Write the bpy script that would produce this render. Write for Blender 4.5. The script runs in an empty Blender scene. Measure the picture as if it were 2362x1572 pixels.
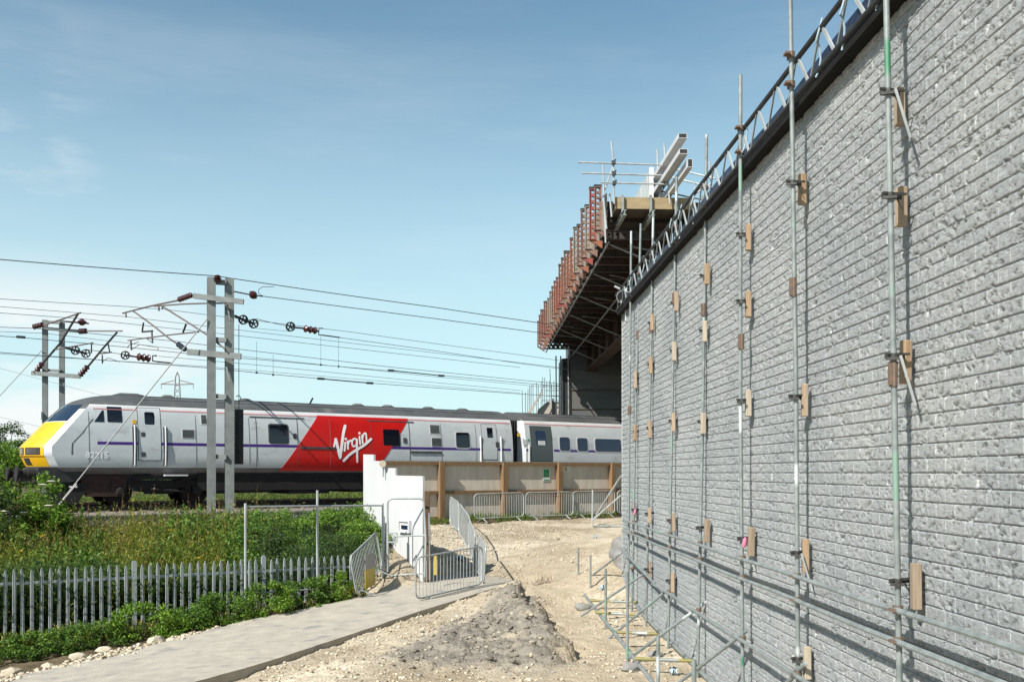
import bpy, bmesh, math, random
import numpy as np
from mathutils import Vector, Matrix
random.seed(7)
RNG = np.random.default_rng(11)
F, HX, HY, CZ = 2290.0, 1181.0, 1090.0, 3.0
scn = bpy.context.scene
COL = scn.collection

# ------------------------------------------------------------------ basics
def P(px, py, Y):
    return Vector(((px-HX)/F*Y, Y, CZ+(HY-py)/F*Y))
def V(x, y, zr):
    return Vector((x, y, CZ+zr))

def tag(o, label=None, cat=None, group=None, kind=None):
    if label: o['label'] = label
    if cat: o['category'] = cat
    if group: o['group'] = group
    if kind: o['kind'] = kind
    return o

def thing(name, loc, label, cat, group=None, rotz=0.0):
    o = bpy.data.objects.new(name, None)
    COL.objects.link(o)
    o.empty_display_size = 0.2
    o.location = loc
    o.rotation_euler = (0, 0, rotz)
    return tag(o, label, cat, group)

class MB:
    """collects geometry for ONE mesh"""
    def __init__(s):
        s.v = []; s.f = []; s.m = []
    def add(s, vs, fs, mi=0):
        b = len(s.v)
        s.v.extend([tuple(p) for p in vs])
        for f in fs:
            s.f.append(tuple(i+b for i in f)); s.m.append(mi)
        return s
    def box(s, c, size, ax=None, mi=0):
        c = Vector(c); hx, hy, hz = size[0]/2, size[1]/2, size[2]/2
        if ax is None:
            X, Y, Z = Vector((1,0,0)), Vector((0,1,0)), Vector((0,0,1))
        else:
            X, Y, Z = ax
        vs = [c+X*(a*hx)+Y*(b*hy)+Z*(d*hz) for d in (-1,1) for b in (-1,1) for a in (-1,1)]
        s.add(vs, [(0,2,3,1),(4,5,7,6),(0,1,5,4),(2,6,7,3),(0,4,6,2),(1,3,7,5)], mi)
        return s
    def bar(s, a, b, w, h, mi=0, up=(0,0,1)):
        a = Vector(a); b = Vector(b); d = b-a; L = d.length
        if L < 1e-6: return s
        X = d/L
        U = Vector(up)
        if abs(X.dot(U)) > 0.98: U = Vector((0,1,0))
        Y = U.cross(X).normalized(); Z = X.cross(Y)
        return s.box((a+b)/2, (L, w, h), (X, Y, Z), mi)
    def tube(s, pts, r, n=8, mi=0, caps=True, r2=None):
        pts = [Vector(p) for p in pts]
        if len(pts) < 2: return s
        k = len(pts); rings = []; vs = []
        prevU = None
        for i in range(k):
            if i == 0: d = pts[1]-pts[0]
            elif i == k-1: d = pts[-1]-pts[-2]
            else: d = (pts[i+1]-pts[i]).normalized()+(pts[i]-pts[i-1]).normalized()
            d.normalize()
            U = prevU if prevU is not None else (Vector((0,0,1)) if abs(d.z) < 0.9 else Vector((1,0,0)))
            A = U-d*U.dot(d)
            if A.length < 1e-4: A = d.orthogonal()
            A.normalize(); B = d.cross(A); prevU = A
            rr = r if r2 is None else r+(r2-r)*i/(k-1)
            for j in range(n):
                t = 2*math.pi*j/n
                vs.append(pts[i]+A*(math.cos(t)*rr)+B*(math.sin(t)*rr))
        fs = []
        for i in range(k-1):
            for j in range(n):
                j2 = (j+1) % n
                fs.append((i*n+j, i*n+j2, (i+1)*n+j2, (i+1)*n+j))
        if caps:
            fs.append(tuple(range(n-1, -1, -1))); fs.append(tuple((k-1)*n+j for j in range(n)))
        s.add(vs, fs, mi); return s
    def lathe(s, a, b, prof, n=14, mi=0):
        """profile [(t 0..1 along a->b, radius)]"""
        a = Vector(a); b = Vector(b); d = (b-a); X = d.normalized()
        A = X.orthogonal().normalized(); B = X.cross(A)
        vs = []; fs = []
        for t, r in prof:
            for j in range(n):
                q = 2*math.pi*j/n
                vs.append(a+d*t+A*(math.cos(q)*r)+B*(math.sin(q)*r))
        for i in range(len(prof)-1):
            for j in range(n):
                j2 = (j+1) % n
                fs.append((i*n+j, i*n+j2, (i+1)*n+j2, (i+1)*n+j))
        fs.append(tuple(range(n-1, -1, -1))); fs.append(tuple((len(prof)-1)*n+j for j in range(n)))
        s.add(vs, fs, mi); return s
    def prism(s, poly, d, mi=0):
        """closed polygon (list of points) extruded by vector d"""
        poly = [Vector(p) for p in poly]; d = Vector(d); n = len(poly)
        s.add(poly+[p+d for p in poly], [tuple(range(n-1,-1,-1)), tuple(range(n, 2*n))] +
              [(i, (i+1) % n, n+(i+1) % n, n+i) for i in range(n)], mi)
        return s
    def grid(s, rows, mi=0):
        nr = len(rows); nc = len(rows[0]); vs = [p for r in rows for p in r]
        s.add(vs, [(i*nc+j, i*nc+j+1, (i+1)*nc+j+1, (i+1)*nc+j) for i in range(nr-1) for j in range(nc-1)], mi)
        return s
    def build(s, name, mats, parent=None, smooth=False, angle=40, local=False, fix=False):
        me = bpy.data.meshes.new(name)
        me.from_pydata(s.v, [], s.f)
        if not isinstance(mats, (list, tuple)): mats = [mats]
        for m in mats: me.materials.append(m)
        if len(mats) > 1:
            me.polygons.foreach_set('material_index', s.m)
        if fix:
            bm = bmesh.new(); bm.from_mesh(me); bmesh.ops.recalc_face_normals(bm, faces=bm.faces); bm.to_mesh(me); bm.free()
        if smooth:
            me.polygons.foreach_set('use_smooth', [True]*len(me.polygons))
            me.set_sharp_from_angle(angle=math.radians(angle))
        me.update()
        o = bpy.data.objects.new(name, me); COL.objects.link(o)
        if parent is not None:
            o.parent = parent
            if not local: o.matrix_parent_inverse = world_inv(parent)
        return o

def world_inv(o):
    m = Matrix.LocRotScale(o.location, o.rotation_euler, o.scale)
    if o.parent is not None:
        m = (world_inv(o.parent).inverted() @ o.matrix_parent_inverse @ m)
    return m.inverted()

def np_mesh(name, verts, faces, mats, parent=None, smooth=False):
    me = bpy.data.meshes.new(name)
    verts = np.asarray(verts, dtype=np.float32); faces = np.asarray(faces, dtype=np.int32)
    k = faces.shape[1]
    me.vertices.add(len(verts)); me.vertices.foreach_set('co', verts.ravel())
    me.loops.add(faces.size); me.loops.foreach_set('vertex_index', faces.ravel())
    me.polygons.add(len(faces)); me.polygons.foreach_set('loop_start', np.arange(0, faces.size, k, dtype=np.int32))
    for m in (mats if isinstance(mats, (list, tuple)) else [mats]): me.materials.append(m)
    if smooth: me.polygons.foreach_set('use_smooth', np.ones(len(faces), dtype=bool))
    me.update(calc_edges=True); me.validate()
    o = bpy.data.objects.new(name, me); COL.objects.link(o)
    if parent is not None:
        o.parent = parent; o.matrix_parent_inverse = world_inv(parent)
    return o

def copy_tree(o, parent=None):
    c = o.copy(); COL.objects.link(c)
    if parent is not None:
        c.parent = parent
    for ch in [x for x in list(COL.objects) if x.parent is o]:
        copy_tree(ch, c)
    return c

# ------------------------------------------------------------------ numpy noise
def _hash(ix, iy, seed):
    ix = ix.astype(np.int64); iy = iy.astype(np.int64)
    n = (ix*374761393 + iy*668265263 + seed*1274126177) & 0xffffffff
    n = ((n ^ (n >> 13))*1274126177) & 0xffffffff
    n = n ^ (n >> 16)
    return (n & 0xffff)/65535.0
def vnoise(x, y, seed=0):
    x = np.asarray(x, dtype=float); y = np.asarray(y, dtype=float)
    ix = np.floor(x); iy = np.floor(y); fx = x-ix; fy = y-iy
    fx = fx*fx*(3-2*fx); fy = fy*fy*(3-2*fy)
    a = _hash(ix, iy, seed); b = _hash(ix+1, iy, seed); c = _hash(ix, iy+1, seed); d = _hash(ix+1, iy+1, seed)
    return (a*(1-fx)+b*fx)*(1-fy)+(c*(1-fx)+d*fx)*fy
def fbm(x, y, seed=0, octv=4, gain=0.5):
    t = 0; amp = 1; tot = 0
    for i in range(octv):
        t = t+amp*(vnoise(x*(2**i), y*(2**i), seed+i*17)-0.5); tot += amp; amp *= gain
    return t/tot*2

# ------------------------------------------------------------------ materials
def newmat(name):
    m = bpy.data.materials.new(name); m.use_nodes = True
    nt = m.node_tree; nt.nodes.clear()
    out = nt.nodes.new('ShaderNodeOutputMaterial'); b = nt.nodes.new('ShaderNodeBsdfPrincipled')
    nt.links.new(b.outputs[0], out.inputs[0])
    return m, nt, b, out
def N(nt, t, **kw):
    n = nt.nodes.new(t)
    for k, v in kw.items():
        if hasattr(n, k): setattr(n, k, v)
        else: n.inputs[k].default_value = v
    return n
ALB = 0.80
def c4(c): return (c[0], c[1], c[2], 1.0)
def cm(c): return (c[0]*ALB, c[1]*ALB, c[2]*ALB, 1.0)
def pm(name, c1, c2=None, scale=4.0, rough=0.6, metal=0.0, bump=0.0, bscale=20.0, stretch=(1,1,1), detail=4.0, contrast=(0.35,0.65), spec=None, dirt=None):
    """principled paint / stone: two tones mixed by noise, optional bump, optional dirt tone in sparse patches"""
    m, nt, b, out = newmat(name)
    L = nt.links.new
    tc = N(nt, 'ShaderNodeTexCoord'); mp = N(nt, 'ShaderNodeMapping'); mp.inputs['Scale'].default_value = stretch
    L(tc.outputs['Object'], mp.inputs[0])
    c2 = c2 or tuple(x*0.85 for x in c1)
    no = N(nt, 'ShaderNodeTexNoise'); no.inputs['Scale'].default_value = scale; no.inputs['Detail'].default_value = detail
    L(mp.outputs[0], no.inputs['Vector'])
    cr = N(nt, 'ShaderNodeValToRGB')
    cr.color_ramp.elements[0].position = contrast[0]; cr.color_ramp.elements[1].position = contrast[1]
    cr.color_ramp.elements[0].color = cm(c1); cr.color_ramp.elements[1].color = cm(c2)
    L(no.outputs[0], cr.inputs[0])
    col = cr.outputs[0]
    if dirt:
        n2 = N(nt, 'ShaderNodeTexNoise'); n2.inputs['Scale'].default_value = dirt[1]; n2.inputs['Detail'].default_value = 6
        L(mp.outputs[0], n2.inputs['Vector'])
        r2 = N(nt, 'ShaderNodeValToRGB'); r2.color_ramp.elements[0].position = dirt[2]; r2.color_ramp.elements[1].position = min(1, dirt[2]+0.12)
        L(n2.outputs[0], r2.inputs[0])
        mx = N(nt, 'ShaderNodeMixRGB'); mx.inputs[2].default_value = cm(dirt[0])
        L(r2.outputs[0], mx.inputs[0]); L(col, mx.inputs[1]); col = mx.outputs[0]
    L(col, b.inputs['Base Color'])
    b.inputs['Roughness'].default_value = rough; b.inputs['Metallic'].default_value = metal
    if spec is not None: b.inputs['Specular IOR Level'].default_value = spec
    if bump:
        nb = N(nt, 'ShaderNodeTexNoise'); nb.inputs['Scale'].default_value = bscale; nb.inputs['Detail'].default_value = 5
        L(mp.outputs[0], nb.inputs['Vector'])
        bp = N(nt, 'ShaderNodeBump'); bp.inputs['Strength'].default_value = bump; bp.inputs['Distance'].default_value = 0.02
        L(nb.outputs[0], bp.inputs['Height']); L(bp.outputs[0], b.inputs['Normal'])
    return m
def leafmat(name, ramp, trans=0.35, rough=0.55):
    m, nt, b, out = newmat(name); L = nt.links.new
    g = N(nt, 'ShaderNodeNewGeometry'); cr = N(nt, 'ShaderNodeValToRGB')
    els = cr.color_ramp.elements
    while len(els) < len(ramp): els.new(0.5)
    for e, (p, c) in zip(els, ramp): e.position = p; e.color = c4(c)
    L(g.outputs['Random Per Island'], cr.inputs[0])
    L(cr.outputs[0], b.inputs['Base Color']); b.inputs['Roughness'].default_value = rough
    b.inputs['Specular IOR Level'].default_value = 0.3
    t = N(nt, 'ShaderNodeBsdfTranslucent'); L(cr.outputs[0], t.inputs[0])
    mx = N(nt, 'ShaderNodeMixShader'); mx.inputs[0].default_value = trans
    L(b.outputs[0], mx.inputs[1]); L(t.outputs[0], mx.inputs[2]); L(mx.outputs[0], out.inputs[0])
    return m
def glassmat(name, col, rough=0.05):
    m, nt, b, out = newmat(name)
    b.inputs['Base Color'].default_value = c4(col); b.inputs['Roughness'].default_value = rough
    b.inputs['Specular IOR Level'].default_value = 0.5; b.inputs['Coat Weight'].default_value = 0.3
    return m

M = {}
M['galv'] = pm('galvanised_steel', (0.50,0.53,0.53), (0.36,0.385,0.385), 5, 0.5, 0.15, stretch=(1,1,0.4))
M['galv_dull'] = pm('weathered_galvanised_steel', (0.33,0.36,0.355), (0.22,0.245,0.245), 7, 0.6, 0.15)
M['mast'] = pm('mast_grey_steel', (0.25,0.272,0.262), (0.185,0.20,0.195), 3, 0.7, 0.0, dirt=((0.16,0.13,0.10), 5, 0.66))
M['alu'] = pm('bright_aluminium', (0.74,0.76,0.77), (0.56,0.58,0.59), 3, 0.4, 0.2)
M['white_paint'] = pm('white_paint', (0.62,0.63,0.635), (0.55,0.56,0.57), 1.2, 0.7, bump=0.1, bscale=12, stretch=(2,2,.4), dirt=((0.36,0.35,0.33), 2.2, 0.66))
M['white_trim'] = pm('white_trim_paint', (0.8,0.8,0.8), (0.7,0.7,0.7), 2, 0.45)
M['number'] = pm('bright_white_numerals', (1.1,1.1,1.1), (1.05,1.05,1.05), 2, 0.5)
M['black'] = pm('black_steel', (0.018,0.018,0.02), (0.035,0.034,0.034), 6, 0.6)
M['under'] = pm('underframe_grime', (0.006,0.006,0.006), (0.014,0.012,0.011), 5, 0.85)
M['rust'] = pm('rusty_brown_steel', (0.03,0.013,0.009), (0.05,0.022,0.014), 9, 0.85, bump=0.2)
M['soldier_brown'] = pm('weathered_brown_formwork_steel', (0.19,0.105,0.08), (0.30,0.18,0.14), 6, 0.75)
M['soldier_red'] = pm('red_formwork_steel', (0.38,0.07,0.055), (0.25,0.10,0.08), 6, 0.7)
M['soldier_orange'] = pm('orange_formwork_steel', (0.38,0.14,0.075), (0.26,0.11,0.07), 6, 0.75)
M['soldier_grey'] = pm('grey_beige_formwork_steel', (0.36,0.31,0.25), (0.27,0.22,0.18), 6, 0.75)
M['weathering'] = pm('weathering_steel_girder', (0.055,0.032,0.02), (0.075,0.045,0.028), 2, 0.8)
M['timber'] = pm('orange_brown_timber', (0.29,0.175,0.085), (0.21,0.12,0.055), 3, 0.8, stretch=(6,6,0.6), bump=0.2, bscale=30)
M['timber_dark'] = pm('dark_wet_timber', (0.15,0.085,0.04), (0.09,0.05,0.025), 3, 0.85, stretch=(6,6,0.6))
M['timber_new'] = pm('pale_sawn_timber', (0.42,0.32,0.225), (0.35,0.25,0.17), 5, 0.8, stretch=(8,8,0.8))
M['timber_orange'] = pm('orange_sawn_timber', (0.40,0.285,0.175), (0.33,0.22,0.13), 5, 0.8, stretch=(8,8,0.8))
M['timber_pale'] = pm('cream_sawn_timber', (0.50,0.44,0.34), (0.42,0.35,0.26), 5, 0.8, stretch=(8,8,0.8))
M['timber_grey'] = pm('weathered_grey_timber', (0.36,0.28,0.20), (0.27,0.20,0.14), 5, 0.85, stretch=(8,8,0.8))
M['board'] = pm('hoarding_board', (0.74,0.665,0.57), (0.60,0.53,0.45), 1.6, 0.8, stretch=(3,3,0.5), bump=0.12, bscale=8, dirt=((0.30,0.25,0.2), 4, 0.68))
M['ply'] = pm('plywood_beam', (0.40,0.31,0.18), (0.32,0.24,0.13), 3, 0.8, stretch=(1,1,3))
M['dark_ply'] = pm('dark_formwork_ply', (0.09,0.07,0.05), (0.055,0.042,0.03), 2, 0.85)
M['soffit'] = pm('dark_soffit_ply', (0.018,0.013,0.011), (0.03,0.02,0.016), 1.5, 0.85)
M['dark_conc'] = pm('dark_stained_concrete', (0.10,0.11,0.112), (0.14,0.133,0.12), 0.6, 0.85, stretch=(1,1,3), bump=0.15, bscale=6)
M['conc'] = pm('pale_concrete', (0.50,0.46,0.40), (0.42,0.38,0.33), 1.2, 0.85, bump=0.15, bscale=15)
M['trough'] = pm('grey_trough_concrete', (0.30,0.29,0.275), (0.22,0.215,0.2), 2, 0.9)
M['rail'] = pm('rail_steel', (0.035,0.03,0.028), (0.06,0.042,0.034), 8, 0.5, 0.3)
M['sleeper'] = pm('concrete_sleeper', (0.30,0.25,0.21), (0.22,0.17,0.14), 5, 0.9)
M['wire'] = pm('dark_conductor_wire', (0.055,0.075,0.085), (0.04,0.055,0.06), 3, 0.5, 0.2)
M['guy'] = pm('grey_steel_rope', (0.42,0.41,0.40), (0.34,0.33,0.32), 6, 0.5, 0.2)
M['insul'] = pm('brown_ceramic', (0.055,0.014,0.014), (0.085,0.022,0.02), 8, 0.25)
M['insul_dk'] = pm('dark_ceramic', (0.02,0.024,0.032), (0.03,0.035,0.045), 8, 0.3)
M['cant'] = pm('cantilever_tube_steel', (0.19,0.15,0.14), (0.13,0.105,0.10), 6, 0.6, 0.2)
M['silver'] = pm('silver_coach_paint', (0.69,0.725,0.735), (0.62,0.655,0.67), 0.9, 0.34, 0.0, stretch=(1,1,2), dirt=((0.52,0.535,0.535), 1.8, 0.60))
M['silver_lt'] = pm('pale_silver_cantrail_paint', (0.74,0.74,0.75), (0.66,0.665,0.675), 1.0, 0.4, 0.0)
M['skirt'] = pm('grimy_lower_silver_paint', (0.21,0.22,0.225), (0.12,0.125,0.125), 1.2, 0.5, 0.05, stretch=(1,1,3))
M['roof'] = pm('dark_grey_roof_paint', (0.075,0.08,0.082), (0.11,0.113,0.113), 1.0, 0.6, dirt=((0.16,0.155,0.15), 2, 0.62))
M['yellow'] = pm('yellow_warning_paint', (0.82,0.47,0.006), (0.74,0.41,0.006), 2, 0.42, dirt=((0.48,0.27,0.02), 6, 0.70))
M['red'] = pm('red_livery_paint', (0.74,0.012,0.009), (0.66,0.010,0.009), 1, 0.32)
M['purple'] = pm('purple_stripe_paint', (0.075,0.014,0.26), (0.06,0.012,0.22), 3, 0.35)
M['pink'] = pm('pink_red_stripe_paint', (0.62,0.30,0.30), (0.60,0.22,0.22), 1, 0.4)
M['door_grey'] = pm('dark_grey_door_paint', (0.095,0.115,0.115), (0.08,0.10,0.10), 2, 0.35)
M['line'] = pm('dark_panel_gap', (0.09,0.09,0.095), (0.06,0.06,0.065), 3, 0.7)
M['grille'] = pm('grey_grille', (0.26,0.27,0.27), (0.20,0.21,0.21), 40, 0.6)
M['glass'] = glassmat('dark_window_glass', (0.006,0.008,0.014))
M['glass_blue'] = glassmat('blue_tinted_window_glass', (0.008,0.014,0.045))
M['screen'] = glassmat('windscreen_glass', (0.015,0.028,0.05), 0.03)
M['lamp'] = glassmat('headlamp_lens', (0.055,0.05,0.05), 0.12)
M['pipe'] = pm('dark_blue_plastic_pipe', (0.012,0.018,0.05), (0.02,0.028,0.07), 3, 0.35)
M['coping'] = pm('dark_bronze_channel', (0.010,0.009,0.009), (0.016,0.015,0.013), 5, 0.8, spec=0.15)
M['green_sign'] = pm('green_sign_face', (0.02,0.36,0.12), (0.02,0.30,0.10), 8, 0.5)
M['yellow_sign'] = pm('faded_yellow_sign_face', (0.62,0.47,0.06), (0.52,0.38,0.05), 5, 0.5)
M['grey_sign'] = pm('grey_sign_face', (0.36,0.35,0.345), (0.30,0.29,0.285), 5, 0.6)
M['pink_tape'] = pm('pink_marker_tape', (0.60,0.20,0.32), (0.52,0.16,0.27), 9, 0.6)
M['blue_tag'] = pm('pale_blue_plastic', (0.38,0.52,0.60), (0.46,0.58,0.64), 9, 0.5)
M['tape_yellow'] = pm('yellow_tube_paint', (0.30,0.26,0.06), (0.22,0.20,0.07), 6, 0.6)
M['coupler'] = pm('rusty_coupler_steel', (0.24,0.15,0.10), (0.15,0.12,0.10), 20, 0.7, 0.2)
M['clamp'] = pm('dark_clamp_steel', (0.035,0.035,0.035), (0.08,0.08,0.075), 20, 0.6, 0.2)
M['stone'] = pm('limestone_rubble', (0.60,0.52,0.38), (0.47,0.41,0.31), 5, 0.9, bump=0.2, bscale=25)
M['stone_grey'] = pm('grey_mud_clod', (0.26,0.235,0.20), (0.18,0.165,0.145), 6, 0.95, bump=0.3, bscale=25)
M['ballast'] = pm('railway_ballast_stone', (0.36,0.30,0.26), (0.17,0.14,0.125), 14, 0.95, bump=0.8, bscale=22, contrast=(0.42,0.58))
M['bark'] = pm('brown_bark', (0.10,0.075,0.05), (0.07,0.05,0.035), 8, 0.9)
M['yflower'] = pm('yellow_flower', (0.75,0.50,0.01), (0.65,0.40,0.01), 9, 0.6)
M['wflower'] = pm('cream_flower', (0.70,0.68,0.52), (0.60,0.58,0.44), 9, 0.7)
M['leaf_bright'] = leafmat('bright_leaves', [(0,(0.045,0.11,0.012)),(0.5,(0.12,0.235,0.018)),(1,(0.26,0.38,0.05))])
M['leaf_mid'] = leafmat('mid_green_leaves', [(0,(0.03,0.075,0.014)),(0.5,(0.08,0.165,0.02)),(1,(0.19,0.30,0.045))])
M['leaf_dark'] = leafmat('dark_green_leaves', [(0,(0.018,0.045,0.014)),(0.6,(0.05,0.10,0.022)),(1,(0.12,0.18,0.04))])
M['weed'] = leafmat('olive_weed_leaves', [(0,(0.06,0.095,0.013)),(0.4,(0.16,0.20,0.022)),(0.75,(0.33,0.33,0.045)),(0.9,(0.20,0.15,0.04)),(1,(0.40,0.36,0.10))])
M['grass'] = leafmat('verge_grass_blades', [(0,(0.06,0.11,0.018)),(0.5,(0.12,0.19,0.03)),(1,(0.21,0.25,0.05))])

# scaffold tube: galvanised steel with worn green, white and red paint bands
def tube_mat():
    m, nt, b, out = newmat('painted_scaffold_tube'); L = nt.links.new
    tc = N(nt, 'ShaderNodeTexCoord')
    n0 = N(nt, 'ShaderNodeTexNoise'); n0.inputs['Scale'].default_value = 9; L(tc.outputs['Object'], n0.inputs['Vector'])
    base = N(nt, 'ShaderNodeValToRGB'); base.color_ramp.elements[0].color = cm((0.205,0.235,0.23)); base.color_ramp.elements[1].color = cm((0.31,0.34,0.335))
    base.color_ramp.elements[0].position = 0.35; base.color_ramp.elements[1].position = 0.65
    L(n0.outputs[0], base.inputs[0])
    cur = base.outputs[0]
    for i, (colr, th, off) in enumerate((((0.58,0.62,0.62), 0.68, 0.0), ((0.06,0.25,0.13), 0.73, 31.0), ((0.24,0.37,0.30), 0.66, 57.0), ((0.33,0.08,0.09), 0.74, 83.0))):
        mp = N(nt, 'ShaderNodeMapping'); mp.inputs['Scale'].default_value = (0.9, 0.9, 1.7); mp.inputs['Location'].default_value = (off, off*0.7, off*1.3)
        L(tc.outputs['Object'], mp.inputs[0])
        n = N(nt, 'ShaderNodeTexNoise'); n.inputs['Scale'].default_value = 1.0; n.inputs['Detail'].default_value = 1.5
        L(mp.outputs[0], n.inputs['Vector'])
        r = N(nt, 'ShaderNodeValToRGB'); r.color_ramp.elements[0].position = th; r.color_ramp.elements[1].position = th+0.025
        L(n.outputs[0], r.inputs[0])
        mx = N(nt, 'ShaderNodeMixRGB'); mx.inputs[2].default_value = cm(colr)
        L(r.outputs[0], mx.inputs[0]); L(cur, mx.inputs[1]); cur = mx.outputs[0]
    L(cur, b.inputs['Base Color']); b.inputs['Roughness'].default_value = 0.5; b.inputs['Metallic'].default_value = 0.15
    return m
M['tube'] = tube_mat()

# ------------------------------------------------------------------ track frame
DV = Vector((0.812, 0.5837, 0.0)); NV = Vector((-0.5837, 0.812, 0.0))
T0 = Vector((-15.24, 31.32, 0.0)); RAIL = -1.1
def T(s, n, zr):               # zr measured from rail top
    p = T0+DV*s+NV*n
    return Vector((p.x, p.y, CZ+RAIL+zr))
def ray_s(px, n):
    k = (px-HX)/F; bx = T0.x+NV.x*n; by = T0.y+NV.y*n
    return (k*by-bx)/(DV.x-k*DV.y)
def onplane(px, py, n):        # point of the vertical plane at offset n from the train side that the photo shows at (px, py)
    s = ray_s(px, n); p = T0+DV*s+NV*n
    return Vector((p.x, p.y, CZ+(HY-py)/F*p.y))
def track_n(x, y): return (x-T0.x)*NV.x+(y-T0.y)*NV.y
def track_s(x, y): return (x-T0.x)*DV.x+(y-T0.y)*DV.y
def wallX(Y): return 3.2-0.0325*Y
# ------------------------------------------------------------------ terrain
CTRL = []
def cp(x, y, z): CTRL.append((x, y, z))
def cpx(px, py, Y): CTRL.append(((px-HX)/F*Y, Y, (HY-py)/F*Y))
PATH_FAR = [(-60,1583,15.4),(0,1568,16),(300,1500,17.8),(560,1432,20),(850,1372,22.5),(980,1330,24.6),(1080,1318,26)]
PATH_NEAR = [(240,1640,12.6),(440,1572,14.5),(560,1540,15.3),(780,1470,17.6),(990,1400,20.3),(1120,1360,22.6),(1195,1338,24.2)]
def cxyz(t): return np.array([(t[0]-HX)/F*t[2], t[2], (HY-t[1])/F*t[2]])
pf = np.array([cxyz(t) for t in PATH_FAR]); pn = np.array([cxyz(t) for t in PATH_NEAR])
pn[:,2] -= 0.0
for p in pf: cp(p[0], p[1]+0.1, p[2]-0.02)
for p in pn: cp(p[0]+0.12, p[1]-0.1, p[2]-0.14)
cpx(1250,1572,13.2); cpx(900,1572,13.4); cpx(700,1572,13.6); cpx(1450,1565,13.6)
cpx(760,1530,14.9); cpx(900,1480,16.6); cpx(1020,1440,18.4); cpx(1120,1400,20.2); cpx(1190,1362,22.4)
# mound edge and the dip to its right
cp(0.10,20.9,-2.58); cp(0.38,18.6,-2.66); cp(0.8,20.6,-2.98); cp(1.0,18.4,-3.0); cp(1.15,16.2,-2.97); cp(0.55,16.4,-2.76); cp(-0.1,15.0,-2.80); cp(0.6,14.4,-2.9)
cp(1.5,21,-2.86); cp(1.5,18,-2.86); cp(1.6,15,-2.86); cp(1.8,12.5,-2.86)
cp(2.5,20.5,-2.74); cp(2.6,17,-2.82); cp(2.75,13.5,-2.88); cp(2.9,10,-2.9); cp(2.9,6,-2.9); cp(0,8,-2.9); cp(-5,8,-3.2); cp(-14,8,-3.6)
cpx(1260,1300,26); cpx(1400,1300,24.2); cpx(1150,1290,26.2); cpx(1330,1340,22.8); cpx(1250,1340,23.6)
cpx(1432,1268,23.4); cp(2.6,23.9,-1.95); cp(2.55,22.6,-2.2); cp(4,26,-1.9)
cpx(1300,1250,30); cpx(1150,1240,31); cpx(1420,1235,28.5); cpx(1120,1215,34.2); cpx(1300,1206,36.2); cpx(1410,1203,35.5); cpx(1010,1215,33)
for t in (-4, -1.5, 1, 3.5, 6, 9, 12, 16): cp(-2.64+.812*t, 36+.584*t, -1.74)
# around gate and white wall
cpx(975,1330,24.0); cpx(945,1290,24.6); cpx(890,1237,25.6); cpx(850,1195,26.4); cpx(930,1325,23.8); cpx(880,1332,23.9); cpx(910,1290,24.4); cpx(1040,1310,26.4); cpx(1030,1270,28.5)
cp(-5.0,34,-1.7); cp(-4.6,31,-1.6); cp(-3.9,27.6,-1.35)
# palisade line: low ground
for f in np.linspace(-1.2, 1.0, 10):
    x = -10.0+6.24*f; y = 19.5+4.0*f
    d = 0.0 if f < 0.75 else (f-0.75)*1.6
    cp(x, y, -3.35-0.15*(1-f)+d); cp(x-0.35, y+0.6, -3.3+d)
cp(-3.4,22.2,-2.85); cp(-3.1,23.6,-2.72)
for s in (-14, -8, -3, 1, 5, 9, 12, 14.5):
    for n, z in ((-5.5, -2.3), (-3.4, -1.55), (-2.4,-1.5), (0,-1.5), (3,-1.5), (8,-1.45), (12,-1.5)):
        p = T0+DV*s+NV*n
        if n < -3 and p.x > -4.6: continue
        cp(p.x, p.y, z)
for s in (20, 28, 40):
    for n, z in ((0,-1.5), (3,-1.5), (9,-1.45)):
        p = T0+DV*s+NV*n; cp(p.x, p.y, z)
C = np.array(CTRL)
def _ker(r): return r
def _rbf_fit():
    d = np.sqrt(((C[:,None,:2]-C[None,:,:2])**2).sum(-1))
    n = len(C); A = np.zeros((n+1, n+1)); A[:n,:n] = d-0.02*np.eye(n); A[:n,n] = 1; A[n,:n] = 1
    b = np.zeros(n+1); b[:n] = C[:,2]
    return np.linalg.solve(A, b)
WT = _rbf_fit()
def inpoly(x, y, poly):
    x = np.asarray(x); y = np.asarray(y); r = np.zeros(x.shape, bool); n = len(poly); j = n-1
    for i in range(n):
        xi, yi = poly[i]; xj, yj = poly[j]
        c = ((yi > y) != (yj > y)) & (x < (xj-xi)*(y-yi)/(yj-yi+1e-12)+xi)
        r ^= c; j = i
    return r
PATHPOLY = [tuple(p[:2]) for p in pf]+[tuple(p[:2]) for p in pn[::-1]]
def smoothstep(a, b, x):
    t = np.clip((x-a)/(b-a), 0, 1); return t*t*(3-2*t)
def base_h(x, y):
    x = np.asarray(x, float); y = np.asarray(y, float); sh = x.shape
    xf = x.ravel(); yf = y.ravel(); h = np.zeros(len(xf))
    for i in range(0, len(xf), 20000):
        dx = xf[i:i+20000,None]-C[None,:,0]; dy = yf[i:i+20000,None]-C[None,:,1]
        h[i:i+20000] = np.sqrt(dx*dx+dy*dy) @ WT[:-1]+WT[-1]
    far = smoothstep(12, 30, np.maximum(np.abs(xf+4)-10, np.maximum(yf-46, 4-yf)))
    h = h*(1-far)+(-1.6)*far
    n = (xf-T0.x)*NV.x+(yf-T0.y)*NV.y
    bt = smoothstep(-4.2, -3.0, n)*(xf > -60)*(xf < 60)
    s = (xf-T0.x)*DV.x+(yf-T0.y)*DV.y
    bt = bt*(1-smoothstep(12, 16, s)*(1-smoothstep(-2.0, -1.2, n)))
    h = h*(1-bt)+(-1.55)*bt
    return h.reshape(sh)
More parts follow.
